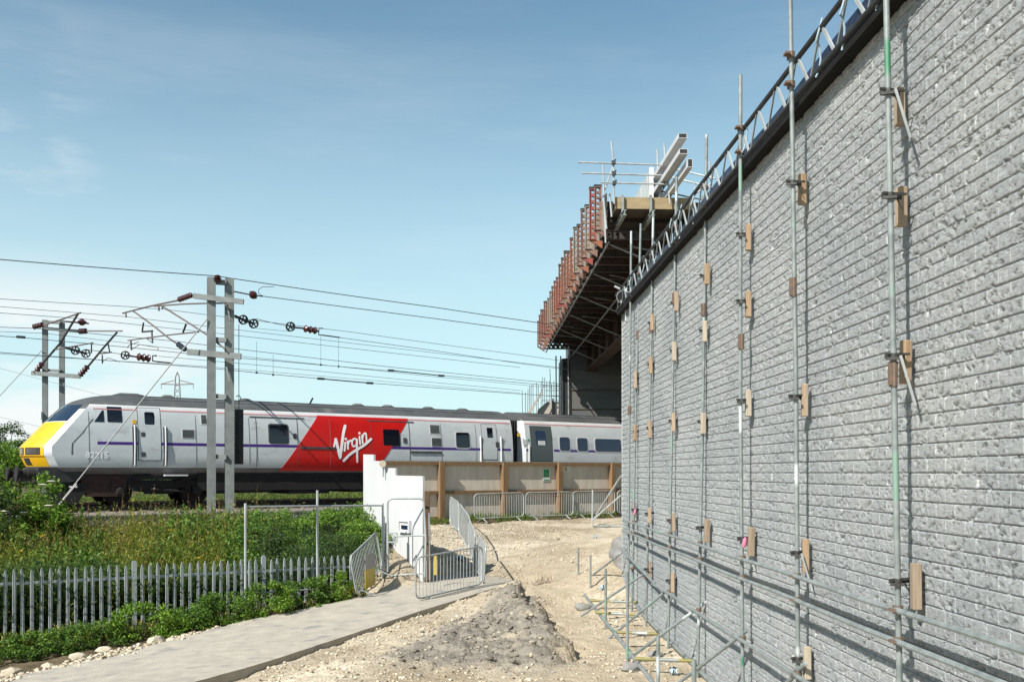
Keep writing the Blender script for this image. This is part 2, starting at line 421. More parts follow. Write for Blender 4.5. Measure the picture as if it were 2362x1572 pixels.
def mudw(x, y):
    # grey clay bank in the foreground
    cx = np.interp(y, [12.5, 14.5, 16.5, 18.5, 20.5, 22.5], [-0.6, -0.6, -0.42, -0.15, 0.02, 0.15])
    hw = np.interp(y, [12.5, 14.5, 16.5, 18.5, 20.5, 22.0], [1.0, 1.55, 1.4, 0.95, 0.5, 0.15])
    w = 1-smoothstep(0.55, 1.15, np.abs(x-cx+0.5*fbm(x*1.3, y*1.3, 5)+0.3*fbm(x*5, y*5, 6))/hw)
    return w*smoothstep(13.6, 14.6, y+0.6*fbm(x, y, 9))*(1-smoothstep(21.0, 22.0, y))
def height(x, y, detail=True):
    x = np.asarray(x, float); y = np.asarray(y, float)
    h = base_h(x, y)
    if detail:
        near = (1-smoothstep(40, 60, np.hypot(x, y)))
        mw = mudw(x, y)
        h = h+near*(0.06*fbm(x*1.1, y*1.1, 1, 4)+0.022*fbm(x*6, y*6, 2, 3))
        r = 1-np.abs(fbm(x*2.6, y*2.6, 21, 4))*2
        crack = smoothstep(0.0, 0.07, np.abs(fbm(x*1.9+2, y*2.3, 91, 3)))
        h = h+mw*(0.06+0.15*fbm(x*2.3, y*2.3, 31, 5, 0.7)+0.03*r-0.10*(1-crack))
        xs = np.interp(y, [14.5, 16.5, 18.5, 20.8, 23.0, 25.0], [0.85, 0.72, 0.52, 0.22, 0.10, 0.05])+0.30*fbm(y*1.7, x*0+3, 71, 3)+0.16*fbm(y*5, x*4, 73, 3)
        sw = smoothstep(14.6, 16.0, y)*(1-smoothstep(22.5, 24.5, y))
        h = h+sw*(0.20*(1-smoothstep(-0.02, 0.10, x-xs))*smoothstep(-1.1, 0.0, x-xs)-0.10*np.exp(-((x-xs-.16)/.12)**2))
        h = h+near*0.035*smoothstep(0.2, 0.75, fbm(x*9, y*9, 41, 2))*(1-mw)
    ip = inpoly(x, y, PATHPOLY)
    # keep the ground under the slab
    return np.where(ip, h-0.12, h)
def ground_z(x, y):
    return CZ+float(height(np.array([x]), np.array([y]), True)[0])

def axis(segs):
    out = []
    for a, b, st in segs: out.append(np.arange(a, b, st))
    out.append(np.array([segs[-1][1]])); return np.concatenate(out)
gx = axis([(-3000,-600,600),(-600,-120,80),(-120,-40,10),(-40,-16,1.0),(-16,-6,0.2),(-6,3.4,0.055),(3.4,12,0.6),(12,60,8),(60,600,90),(600,3001,600)])
gy = axis([(-200,-20,40),(-20,4,4),(4,12,0.4),(12,23,0.055),(23,30,0.12),(30,44,0.25),(44,80,2),(80,300,20),(300,1000,100),(1000,6001,1000)])
GX, GY = np.meshgrid(gx, gy)
GH = height(GX, GY)
nx, ny = len(gx), len(gy)
verts = np.stack([GX.ravel(), GY.ravel(), GH.ravel()+CZ], 1)
ii = np.arange(nx*ny).reshape(ny, nx)
faces = np.stack([ii[:-1,:-1].ravel(), ii[:-1,1:].ravel(), ii[1:,1:].ravel(), ii[1:,:-1].ravel()], 1)

def ground_mat():
    m, nt, b, out = newmat('site_ground'); L = nt.links.new
    at = N(nt, 'ShaderNodeAttribute'); at.attribute_name = 'zone'
    sp = N(nt, 'ShaderNodeSeparateColor'); L(at.outputs['Color'], sp.inputs[0])
    tc = N(nt, 'ShaderNodeTexCoord')
    def ramp(scale, stops, det=6, rough=0.6):
        n = N(nt, 'ShaderNodeTexNoise'); n.inputs['Scale'].default_value = scale; n.inputs['Detail'].default_value = det; n.inputs['Roughness'].default_value = rough
        L(tc.outputs['Object'], n.inputs['Vector']); r = N(nt, 'ShaderNodeValToRGB'); e = r.color_ramp.elements
        while len(e) < len(stops): e.new(0.5)
        for el, (p, c) in zip(e, stops): el.position = p; el.color = cm(c) if max(c) < 1 else c4(c)
        L(n.outputs[0], r.inputs[0]); return r.outputs[0], n.outputs[0]
    sand, sn = ramp(9.0, [(0.30,(0.36,0.30,0.22)),(0.45,(0.58,0.50,0.38)),(0.6,(0.68,0.60,0.46)),(0.75,(0.75,0.66,0.50))], 8, 0.72)
    big, _ = ramp(0.5, [(0.38,(1,1,1)),(0.62,(0.74,0.70,0.64))], 3)
    mul = N(nt, 'ShaderNodeMixRGB', blend_type='MULTIPLY'); mul.inputs[0].default_value = 1.0; L(sand, mul.inputs[1]); L(big, mul.inputs[2])
    mud, mn = ramp(5.0, [(0.3,(0.16,0.143,0.12)),(0.5,(0.265,0.238,0.20)),(0.7,(0.40,0.35,0.275))], 8, 0.7)
    soil, _ = ramp(2.0, [(0.35,(0.07,0.055,0.035)),(0.5,(0.13,0.10,0.06)),(0.7,(0.20,0.155,0.095))], 6)
    dust, _ = ramp(3.0, [(0.35,(0.40,0.33,0.235)),(0.65,(0.52,0.44,0.32))], 6)
    m1 = N(nt, 'ShaderNodeMixRGB'); L(sp.outputs[2], m1.inputs[0]); L(mul.outputs[0], m1.inputs[1]); L(dust, m1.inputs[2])
    m2 = N(nt, 'ShaderNodeMixRGB'); L(sp.outputs[0], m2.inputs[0]); L(m1.outputs[0], m2.inputs[1]); L(mud, m2.inputs[2])
    m3 = N(nt, 'ShaderNodeMixRGB'); L(sp.outputs[1], m3.inputs[0]); L(m2.outputs[0], m3.inputs[1]); L(soil, m3.inputs[2])
    L(m3.outputs[0], b.inputs['Base Color']); b.inputs['Roughness'].default_value = 0.95; b.inputs['Specular IOR Level'].default_value = 0.15
    bn = N(nt, 'ShaderNodeTexNoise'); bn.inputs['Scale'].default_value = 16; bn.inputs['Detail'].default_value = 8; bn.inputs['Roughness'].default_value = 0.7
    L(tc.outputs['Object'], bn.inputs['Vector'])
    vo = N(nt, 'ShaderNodeTexVoronoi'); vo.inputs['Scale'].default_value = 22; L(tc.outputs['Object'], vo.inputs['Vector'])
    ad = N(nt, 'ShaderNodeMath', operation='SUBTRACT'); L(bn.outputs[0], ad.inputs[0]); L(vo.outputs['Distance'], ad.inputs[1])
    bp = N(nt, 'ShaderNodeBump'); bp.inputs['Strength'].default_value = 0.55; bp.inputs['Distance'].default_value = 0.03
    L(ad.outputs[0], bp.inputs['Height']); L(bp.outputs[0], b.inputs['Normal'])
    return m
g = np_mesh('ground', verts, faces, ground_mat(), smooth=True)
tag(g, kind='structure')
# zones: R clay, G planted soil, B trodden dust
pal_d = (GX+10.0)*(-4.0)+(GY-19.5)*6.24          # >0 beyond the palisade line
pal_d = pal_d/np.hypot(4.0, 6.24)
far_line = np.interp(GX, pf[:,0], pf[:,1])+0.35+0.25*fbm(GX*2, GY*2, 77)
veg = smoothstep(0.0, 0.35, GY-far_line)*(1-smoothstep(-3.6, -3.1, GX))
right_of_white = GX > np.where(GY < 26.5, 15.2-0.724*GY, 4.56-0.28*GY)
tn = (GX-T0.x)*NV.x+(GY-T0.y)*NV.y
hoard_n = -0.584*(GX+2.64)+0.812*(GY-36)
veg2 = smoothstep(-1.35, -1.0, hoard_n+0.25*fbm(GX*2, GY*2, 3))*(GX > -6)
white = (~right_of_white) & (GY > 24.5)
veg = np.maximum(veg*np.where(GX > -3.9, 0, 1), np.maximum(veg2, white*smoothstep(0, .8, np.where(GY < 26.5, 15.2-0.724*GY, 4.56-0.28*GY)-GX-0.3)))
veg = np.where((GX < -16) | (GY > 44), 1.0, veg)
dustw = np.clip(1-np.abs(GX-0.95)/1.0, 0, 1)*smoothstep(12, 13, GY)*(1-smoothstep(25, 29, GY))
mw = mudw(GX, GY)*smoothstep(-0.8, -0.15, fbm(GX*2.4, GY*2.4, 111, 4))
zone = np.stack([np.clip(mw,0,1).ravel(), np.clip(veg,0,1).ravel(), np.clip(dustw*1.3,0,1).ravel(), np.ones(nx*ny)], 1).astype(np.float32)
a = g.data.color_attributes.new('zone', 'FLOAT_COLOR', 'POINT'); a.data.foreach_set('color', zone.ravel())

# ---- concrete haul path slab
def resample(p, n):
    d = np.concatenate([[0], np.cumsum(np.linalg.norm(np.diff(p[:,:2], axis=0), axis=1))]); t = np.linspace(0, d[-1], n)
    return np.stack([np.interp(t, d, p[:,k]) for k in range(3)], 1)
NU = 160
rf_, rn_ = resample(pf, NU), resample(pn, NU)
mb = MB(); rows = []
jit = 0.02*fbm(np.arange(NU)*0.35, np.zeros(NU), 8)
for k in range(13):
    w = k/12.0; r = rf_*(1-w)+rn_*w
    z = r[:,2]+0.012*fbm(r[:,0]*1.5, r[:,1]*1.5, 61)
    rows.append([Vector((r[i,0]+(jit[i] if k == 12 else 0), r[i,1]+(jit[i]*2 if k == 12 else 0), CZ+z[i]+(-0.012 if k == 12 else 0))) for i in range(NU)])
edge = [v+Vector((0,-0.01,-0.30)) for v in rows[-1]]
fe = [v+Vector((0,0.01,-0.30)) for v in rows[0]]
mb.grid([fe]+rows+[edge])
PM = pm('dusty_path_concrete', (0.51,0.46,0.375), (0.38,0.345,0.29), 3.5, 0.92, bump=0.5, bscale=40, detail=10, contrast=(0.3,0.72), dirt=((0.29,0.275,0.25), 2.2, 0.58))
po = mb.build('concrete_path', PM, smooth=True, angle=50, fix=False); tag(po, kind='structure')

# ---- retaining wall of split-face blocks
def wall_mat():
    m, nt, b, out = newmat('split_face_block'); L = nt.links.new
    uv = N(nt, 'ShaderNodeUVMap')
    br = N(nt, 'ShaderNodeTexBrick'); br.offset = 0.5
    br.inputs['Color1'].default_value = cm((0.405,0.424,0.434)); br.inputs['Color2'].default_value = cm((0.45,0.466,0.475)); br.inputs['Mortar'].default_value = cm((0.66,0.675,0.68))
    br.inputs['Scale'].default_value = 1.0; br.inputs['Mortar Size'].default_value = 0.0055; br.inputs['Mortar Smooth'].default_value = 0.1
    br.inputs['Brick Width'].default_value = 0.28; br.inputs['Row Height'].default_value = 0.105; br.inputs['Bias'].default_value = -0.1
    L(uv.outputs[0], br.inputs['Vector'])
    sv = N(nt, 'ShaderNodeSeparateXYZ'); L(uv.outputs[0], sv.inputs[0])
    dv = N(nt, 'ShaderNodeMath', operation='DIVIDE'); L(sv.outputs[1], dv.inputs[0]); dv.inputs[1].default_value = 0.105
    frc = N(nt, 'ShaderNodeMath', operation='PINGPONG'); L(dv.outputs[0], frc.inputs[0]); frc.inputs[1].default_value = 0.5
    bj = N(nt, 'ShaderNodeMath', operation='LESS_THAN'); L(frc.outputs[0], bj.inputs[0]); bj.inputs[1].default_value = 0.045
    bm_ = N(nt, 'ShaderNodeMixRGB'); L(bj.outputs[0], bm_.inputs[0]); L(br.outputs[0], bm_.inputs[1]); bm_.inputs[2].default_value = cm((0.43,0.44,0.445))
    n = N(nt, 'ShaderNodeTexNoise'); n.inputs['Scale'].default_value = 26; n.inputs['Detail'].default_value = 8; n.inputs['Roughness'].default_value = 0.75
    L(uv.outputs[0], n.inputs['Vector'])
    r = N(nt, 'ShaderNodeValToRGB'); r.color_ramp.elements[0].position = 0.36; r.color_ramp.elements[0].color = (0.66,0.675,0.70,1); r.color_ramp.elements[1].position = 0.52; r.color_ramp.elements[1].color = (1.1,1.1,1.08,1)
    L(n.outputs[0], r.inputs[0])
    big = N(nt, 'ShaderNodeTexNoise'); big.inputs['Scale'].default_value = 0.7; big.inputs['Detail'].default_value = 4; L(uv.outputs[0], big.inputs['Vector'])
    rb = N(nt, 'ShaderNodeValToRGB'); rb.color_ramp.elements[0].position = 0.35; rb.color_ramp.elements[0].color = (0.9,0.91,0.92,1); rb.color_ramp.elements[1].position = 0.65; rb.color_ramp.elements[1].color = (1.08,1.07,1.05,1)
    L(big.outputs[0], rb.inputs[0])
    m1 = N(nt, 'ShaderNodeMixRGB', blend_type='MULTIPLY'); m1.inputs[0].default_value = 0.8; L(bm_.outputs[0], m1.inputs[1]); L(r.outputs[0], m1.inputs[2])
    m2 = N(nt, 'ShaderNodeMixRGB', blend_type='MULTIPLY'); m2.inputs[0].default_value = 1; L(m1.outputs[0], m2.inputs[1]); L(rb.outputs[0], m2.inputs[2])
    L(m2.outputs[0], b.inputs['Base Color']); b.inputs['Roughness'].default_value = 0.9; b.inputs['Specular IOR Level'].default_value = 0.2
    mp = N(nt, 'ShaderNodeMapping'); mp.inputs['Rotation'].default_value = (0,0,math.radians(35)); mp.inputs['Scale'].default_value = (1.0,2.6,1)
    L(uv.outputs[0], mp.inputs[0])
    n2 = N(nt, 'ShaderNodeTexNoise'); n2.inputs['Scale'].default_value = 20; n2.inputs['Detail'].default_value = 9; n2.inputs['Roughness'].default_value = 0.72
    L(mp.outputs[0], n2.inputs['Vector'])
    bp = N(nt, 'ShaderNodeBump'); bp.inputs['Strength'].default_value = 0.9; bp.inputs['Distance'].default_value = 0.03
    L(n2.outputs[0], bp.inputs['Height']); L(bp.outputs[0], b.inputs['Normal'])
    return m
WALL_END, WALL_TOP = 22.25, 3.52
ys = [WALL_END]
while ys[-1] > 4.9: ys.append(ys[-1]-0.0145*max(1.0, (ys[-1]/7.0))**1.35)
ys = np.array(ys+[4.0, 2.0, -2.0])[::-1]
RH = 0.105; Z0 = -3.15
fr = np.array([0.0, 0.028, 0.065, 0.15, 0.27, 0.39, 0.51, 0.63, 0.75, 0.86, 0.935, 0.972])
rowsn = int(round((WALL_TOP-Z0)/RH))
zs = np.concatenate([[(r+f)*RH for f in fr] for r in range(rowsn)]+[[rowsn*RH]])
UU, VV = np.meshgrid(ys, zs)
rowi = np.floor(VV/RH+1e-6); fz = VV/RH-rowi
off = np.where(rowi % 2 == 0, 0.0, 0.14)
bi = np.floor((UU+off)/0.28); fu = (UU+off)/0.28-bi
hj = 1-smoothstep(0.01, 0.06, np.minimum(fz, 1-fz))            # bed joint recess
vj = 1-smoothstep(0.0, 0.04, np.minimum(fu, 1-fu))
bulge = (1-(2*fz-1)**4)*(1-(2*fu-1)**6)
rnd = _hash(bi+900, rowi+900, 3)
ca, sa = math.cos(0.6), math.sin(0.6)
ru, rv = UU*ca-VV*sa, UU*sa+VV*ca
rough = 0.45*fbm(ru*8+rnd*3, rv*18, 51, 4, 0.65)+0.5*fbm(ru*20, rv*38, 52, 3, 0.65)
chip = smoothstep(0.46, 0.58, fbm(ru*6+7, rv*15, 57, 3))        # spalled hollows
pit = smoothstep(0.30, 0.42, fbm(ru*19, rv*46, 81, 3, 0.6))
disp = -0.020*pit*(1-hj)+0.0025*bulge+0.007*rough*(1-0.7*hj)-0.018*chip*bulge+0.003*(rnd-0.5)-0.013*hj-0.002*vj
sheared = ((VV/RH).astype(int) == 0)
XW = 3.2-0.0325*UU-disp
wv = np.stack([XW.ravel(), UU.ravel(), (VV+Z0+CZ).ravel()], 1)
nv, nu = VV.shape
ii = np.arange(nv*nu).reshape(nv, nu)
wf = np.stack([ii[:-1,:-1].ravel(), ii[1:,:-1].ravel(), ii[1:,1:].ravel(), ii[:-1,1:].ravel()], 1)
rw = thing('retaining_wall', V(wallX(14), 14, -2.9), 'tall grey split-face block retaining wall along the right side of the site', 'wall')
WMAT = wall_mat()
face = np_mesh('block_facing', wv, wf, WMAT, rw, smooth=True)
uvl = face.data.uv_layers.new(name='UVMap')
li = np.zeros(len(face.data.loops), dtype=np.int32); face.data.loops.foreach_get('vertex_index', li)
uva = np.stack([UU.ravel()+off.ravel()*0+100.0, VV.ravel()], 1).astype(np.float32)[li]
uvl.data.foreach_set('uv', uva.ravel())
# solid core behind the facing and end return
mb = MB()
A = [Vector((wallX(y)+o, y, 0)) for y, o in ((-2, .06), (WALL_END-0.03, .06), (WALL_END-0.03, 1.2), (-2, 1.2))]
mb.prism([a+Vector((0,0,CZ+Z0)) for a in A], (0,0,WALL_TOP-Z0-0.01))
mb.build('wall_core', pm('grey_block_core', (0.32,0.33,0.33), (0.26,0.27,0.27), 8, 0.9, bump=0.5, bscale=14), rw, fix=True)
# rough blocks that close the wall's free end, seen as a ragged edge
mb = MB()
for r in range(rowsn):
    z = Z0+CZ+(r+0.5)*RH; j = random.uniform(-0.02, 0.02); hw2 = 0.125 if r % 2 else 0.06
    mb.box((wallX(WALL_END)+0.03, WALL_END-0.02+j, z), (0.10, 0.05, RH-0.012))
mb.build('end_block_edges', WMAT, rw)
# coping channel on the wall top
mb = MB()
def wp(y, o, z): return Vector((wallX(y)+o, y, CZ+z))
mb.prism([wp(22.25,-.12,3.535), wp(22.25,-.12,3.61), wp(22.25,.14,3.61), wp(22.25,.14,3.535)], wp(-2,0,0)-wp(22.25,0,0))
mb.build('coping_channel', M['coping'], rw, fix=True)
# retained fill behind
mb = MB()
mb.prism([wp(22.8,.3,3.4), V(16,22.8,3.3), V(24,22.8,-2), wp(22.8,.5,-2.6)], (0.75,-25,0))
o = mb.build('embankment', pm('fill_soil', (0.30,0.25,0.18), (0.22,0.18,0.13), 2, 0.95), fix=True); tag(o, kind='structure')
# dark blue drain pipe lying along the wall top
mb = MB(); mb.tube([wp(y, .08+0.02*math.sin(y*1.3), 3.80) for y in np.linspace(3, 22, 30)], 0.13, 14)
o = mb.build('drain_pipe', M['pipe'], smooth=True); tag(o, 'dark blue plastic pipe lying along the top of the block wall', 'pipe')

# ---- lattice beam along the wall top
lb = thing('lattice_beam', wp(14, -.08, 3.66), 'aluminium lattice ladder beam fixed along the top edge of the block wall', 'lattice beam')
mb = MB(); mb.tube([wp(2,-.13,4.0), wp(22.4,-.13,4.0)], 0.026, 8); mb.build('top_chord', M['black'], lb, smooth=True)
mb = MB(); mb.tube([wp(2,-.13,3.645), wp(22.4,-.13,3.645)], 0.022, 8); mb.build('bottom_chord', M['black'], lb, smooth=True)
y = 5.2; k = 0
while y < 22.1:
    mb = MB()
    if k % 2 == 0: mb.bar(wp(y,-.13,3.66), wp(y+0.30,-.13,4.0), 0.015, 0.036)
    else: mb.bar(wp(y+0.02,-.13,4.0), wp(y+0.26,-.13,3.66), 0.015, 0.028)
    mb.build('lattice_brace', M['galv'] if k % 2 == 0 else M['galv_dull'], lb)
    y += 0.34; k += 1
mb = MB()
for y in (6.9, 7.6, 8.3, 8.9, 11.4, 14.2, 15.1, 15.8, 17.2, 18.5, 20.1):
    a = wp(y,-.125,4.05); pts = [a+Vector((-.02+0.03*math.sin(t*7+y), 0.12*t, -0.42*t+0.05*math.sin(9*t+y))) for t in np.linspace(0,1,9)]
    mb.tube(pts, 0.009, 5)
mb.build('tie_cords', M['blue_tag'], lb, smooth=True)

# ---- scaffold clamped to the wall
sc = thing('wall_scaffold', V(2.6, 14, -2.85), 'galvanised tube scaffold clamped against the tall block wall', 'scaffold')
PO = 0.14
def poleP(px, py, off=PO):
    k = (px-HX)/F; Y = (3.2-off)/(k+0.0325); return P(px, py, Y)
def pole_base(px_top, py_top, px_bot):
    q = poleP(px_bot, 1400); gz = CZ-2.9
    Y = q.y; t = Vector(((px_top-HX)/F*Y, Y, CZ+(HY-py_top)/F*Y))
    b = Vector(((px_bot-HX)/F*Y, Y, gz)); return t, b
POLES = [(2042,-120,2083),(1821,-140,1843),(1708,173,1714),(1630,311,1609),(1561,408,1541),(1507,488,1490),(1478,516,1457),(1456,533,1449)]
for a, t_, b_ in POLES:
    t, b = pole_base(a, t_, b_)
    mid = (t+b)/2+Vector((random.uniform(-.015,.015), random.uniform(-.02,.02), 0))
    mb = MB(); mb.tube([t, (t+mid)/2, mid, (mid+b)/2, b], 0.0225, 10); mb.build('standard', M['tube'], sc, smooth=True)
    # joint sleeve
    f = random.uniform(0.25, 0.5); q = t.lerp(b, f)
    mb = MB(); mb.tube([q-Vector((0,0,.09)), q+Vector((0,0,.09))], 0.033, 8); mb.bar(q+Vector((-.03,-.02,-.08)), q+Vector((-.03,-.02,.08)), .03, .02); mb.build('sleeve_coupler', M['coupler'], sc, smooth=True)
def ledger(z, y0, y1, off, nm='ledger', r=0.0225, sag=0.01):
    mb = MB(); pts = [wp(y, -off, z+sag*math.sin((y-y0)*1.3)) for y in np.linspace(y0, y1, 9)]
    mb.tube(pts, r, 8); return mb.build(nm, M['tube'], sc, smooth=True)
ledger(-.985, 3.5, 20.8, .20); ledger(-1.21, 3.5, 20.9, .20); ledger(-1.92, 4.5, 17.3, .20)
mb = MB(); mb.tube([wp(17.0,-.2,-1.90), wp(21.3,-.2,-1.60)], 0.0245, 8); mb.build('ledger', M['tube'], sc, smooth=True)
# front foot row, rakers, transoms
def FP(px, py, X=None, z=None):
    if z is not None:
        Y = -z*F/(py-HY); return P(px, py, Y)
    Y = X*F/(px-HX); return P(px, py, Y)
fl = [FP(1333,1352,z=-2.66), FP(1426,1469,z=-2.70), FP(1505,1572,z=-2.72)]
e = fl[-1]+(fl[-1]-fl[0]).normalized()*4.5
mb = MB(); mb.tube(fl+[e], 0.03, 8); mb.build('foot_ledger', M['tube'], sc, smooth=True)
il = [FP(1448,1362,z=-2.62), FP(1482,1416,z=-2.70), FP(1640,1572,z=-2.80)]
e2 = il[-1]+(il[-1]-il[0]).normalized()*5
mb = MB(); mb.tube(il+[e2], 0.03, 8); mb.build('foot_ledger', M['tube'], sc, smooth=True)
for px, y0, y1 in ((1334,1262,1356),(1362,1280,1392),(1397,1310,1482),(1447,1318,1536),(1518,1465,1640),(1601,1520,1720)):
    Y = 1.74*F/(px-HX) if px > 1340 else 23.2
    a = P(px, y0, Y); b = P(px, y1, Y); b.z = min(b.z, CZ-2.72)
    mb = MB(); mb.tube([a, b], 0.0225, 8); mb.build('foot_post', M['tube'], sc, smooth=True)
for (x0,y0),(x1,y1),ya,yb in (((1322,1360),(1456,1257),23.4,21.3),((1340,1420),(1498,1314),19.6,18.6),((1398,1476),(1557,1345),17.4,16.3),((1432,1531),(1631,1386),15.3,14.0),((1560,1578),(1724,1452),12.6,11.5),((1790,1600),(1858,1530),10.1,9.35)):
    mb = MB(); mb.tube([P(x0,y0,ya), P(x1,y1,yb)], 0.0235, 8); mb.build('raking_brace', M['tube'], sc, smooth=True)
for (x0,y0),(x1,y1) in (((1335,1358),(1437,1359)),((1362,1384),(1482,1388)),((1372,1411),(1470,1417)),((1424,1457),(1516,1461)),((1464,1518),(1600,1523))):
    a = FP(x0,y0,z=-2.62); b = FP(x1,y1,z=-2.62)
    mb = MB(); c1 = a.lerp(b,.38); c2 = a.lerp(b,.75)
    mb.tube([a, c1], 0.0245, 8, 0); mb.tube([c1, c2], 0.0243, 8, 1); mb.tube([c2, b], 0.0245, 8, 0)
    mb.build('transom', [M['tape_yellow'], M['tube']], sc, smooth=True)
# couplers where ledgers cross the poles
for a, t_, b_ in POLES[:7]:
    t, b = pole_base(a, t_, b_)
    for z in (-.985, -1.21, -1.92, 3.72, 4.0):
        f = (t.z-(CZ+z))/(t.z-b.z)
        if f < 0 or f > 1: continue
        q = t.lerp(b, f)
        mb = MB(); mb.tube([q-Vector((0,0,.028)), q+Vector((0,0,.028))], .040, 8); mb.box(q+Vector((-.045,-.03,0)), (.05,.09,.02)); mb.box(q+Vector((.0,.06,.0)), (.03,.06,.035))
        mb.build('coupler', M['coupler'], sc)
# packers and their clamps
PACK = [[(205,290,'timber_new'),(432,522,'timber_new'),(785,885,'timber_orange'),(1298,1405,'timber_grey')],
        [(402,472,'timber_orange'),(885,960,'timber_new'),(1242,1320,'timber_orange'),(1490,1565,'timber_pale')],
        [(518,578,'timber_orange'),(672,732,'timber_orange'),(900,960,'timber_pale'),(1215,1282,'timber_grey')],
        [(608,656,'timber_orange'),(740,788,'timber_pale'),(952,1000,'timber_pale'),(1197,1250,'timber_grey')],
        [(672,718,'timber_new'),(788,832,'timber_pale'),(952,995,'timber_new'),(1183,1225,'timber_grey'),(1320,1365,'timber_new')],
        [(725,762,'timber_orange'),(823,862,'timber_orange'),(970,1010,'timber_new'),(1170,1205,'timber_new'),(1295,1335,'timber_grey')],
        [(855,895,'timber_new'),(980,1015,'timber_orange'),(1160,1195,'timber_orange')]]
PKX = [(2075,2079,2089,2113),(1850,1856,1858,1862),(1726,1726,1726,1733),(1631,1626,1622,1631),(1560,1555,1554,1554,1552),(1504,1501,1499,1499,1498),(1466,1465,1462)]
ORD = ['first','second','third','fourth','fifth','sixth','seventh']
CN = {'timber_new':'pinkish tan','timber_orange':'orange','timber_pale':'cream','timber_grey':'weathered brown'}
for i, lst in enumerate(PACK):
    a, t_, b_ = POLES[i]; t, b = pole_base(a, t_, b_)
    for j, (y0, y1, mt) in enumerate(lst):
        Yk = 3.128/((PKX[i][j]-HX)/F+.0325); z0 = CZ+(HY-y1)/F*Yk; z1 = CZ+(HY-y0)/F*Yk; Y = t.y
        zc = (z0+z1)/2; hgt = z1-z0
        q = t.lerp(b, (t.z-zc)/(t.z-b.z)); wx = wallX(Y)
        ang = random.uniform(-.06,.06); xx = wx-.078; dx = q.x+.13-wx
        R = Matrix.Rotation(random.uniform(-.25,.25), 3, 'Z') @ Matrix.Rotation(ang, 3, 'X')
        bm = bmesh.new(); bmesh.ops.create_cube(bm, size=1); bmesh.ops.scale(bm, vec=(.062,.078,hgt), verts=bm.verts)
        bmesh.ops.bevel(bm, geom=bm.edges[:], offset=.006, segments=1, affect='EDGES')
        for v in bm.verts: v.co = R @ v.co
        me = bpy.data.meshes.new('timber_packer'); bm.to_mesh(me); bm.free(); me.materials.append(M[mt])
        o = bpy.data.objects.new('timber_packer', me); COL.objects.link(o); o.location = (wallX(Yk)-.072, Yk, zc)
        pos = 'top' if j == 0 else ('lowest' if j == len(lst)-1 else ORD[j]+' from top')
        tag(o, f"{CN[mt]} timber packer wedged behind the {ORD[i]+' scaffold pole from the right' if i else 'rightmost scaffold pole'}, {pos}", 'timber packer', 'timber packers wedged behind the scaffold poles')
        # clamp
        mb = MB(); zz = zc+0.03
        mb.tube([Vector((q.x,Y,zz-.02)), Vector((q.x,Y,zz+.02))], .034, 8)
        mb.bar(Vector((q.x-.07,Y-.03,zz+.012)), Vector((q.x+.13,Y+.03,zz+.02)), .016, .016)
        mb.bar(Vector((q.x-.06,Y-.02,zz-.02)), Vector((q.x+.03,Y-.05,zz-.02)), .02, .02)
        mb.bar(Vector((q.x+.05,Y+.035,zz+.01)), Vector((q.x+.11,Y+.045,zz-.09)), .008, .008)
        mb.bar(Vector((q.x-.05,Y+.02,zz)), Vector((q.x+.10,Y+.05,zz)), .02, .03)
        mb.build('clamp', M['clamp'], sc)
        if (i, j) in ((0,0),(0,2),(1,2),(2,3)):
            mb = MB(); s_ = Vector((q.x+.03,Y-.06,zz)); mb.tube([s_+Vector((.10*tt,-.02*tt,-.36*tt)) for tt in (0,.5,1)], .011, 6); mb.build('clamp_handle', M['galv'], sc, smooth=True)
        if (i, j) in ((2,3),(6,2)):
            mb = MB(); mb.lathe(Vector((q.x-.0,Y-.07,zz-.10)), Vector((q.x+.02,Y-.07,zz+.02)), [(0,.015),(.3,.03),(.8,.025),(1,.01)], 10); mb.build('marker_tape', M['pink_tape'], sc, smooth=True)
# site floodlight at the wall's far end
fp = P(1437, 684, 21.6)
fl_ = thing('site_floodlight', fp, 'round black-faced site floodlight hung on a tube at the far end of the block wall', 'floodlight')
mb = MB(); d = Vector((-.35,-.9,-.25)).normalized()
mb.lathe(fp-d*.16, fp+d*.04, [(0,.05),(.25,.10),(.9,.135),(1,.14)], 18); mb.build('lamp_housing', M['galv_dull'], fl_, smooth=True)
mb = MB(); mb.lathe(fp+d*.041, fp+d*.05, [(0,.12),(1,.118)], 18); mb.build('lens', M['glass'], fl_, smooth=True)
mb = MB(); mb.tube([P(1417,660,21.6), P(1466,682,21.6)], .024, 8); mb.tube([P(1445,664,21.6), P(1444,740,21.6)], .022, 8); mb.tube([P(1437,664,21.6), fp], .012,6); mb.build('mounting_tube', M['alu'], fl_, smooth=True)
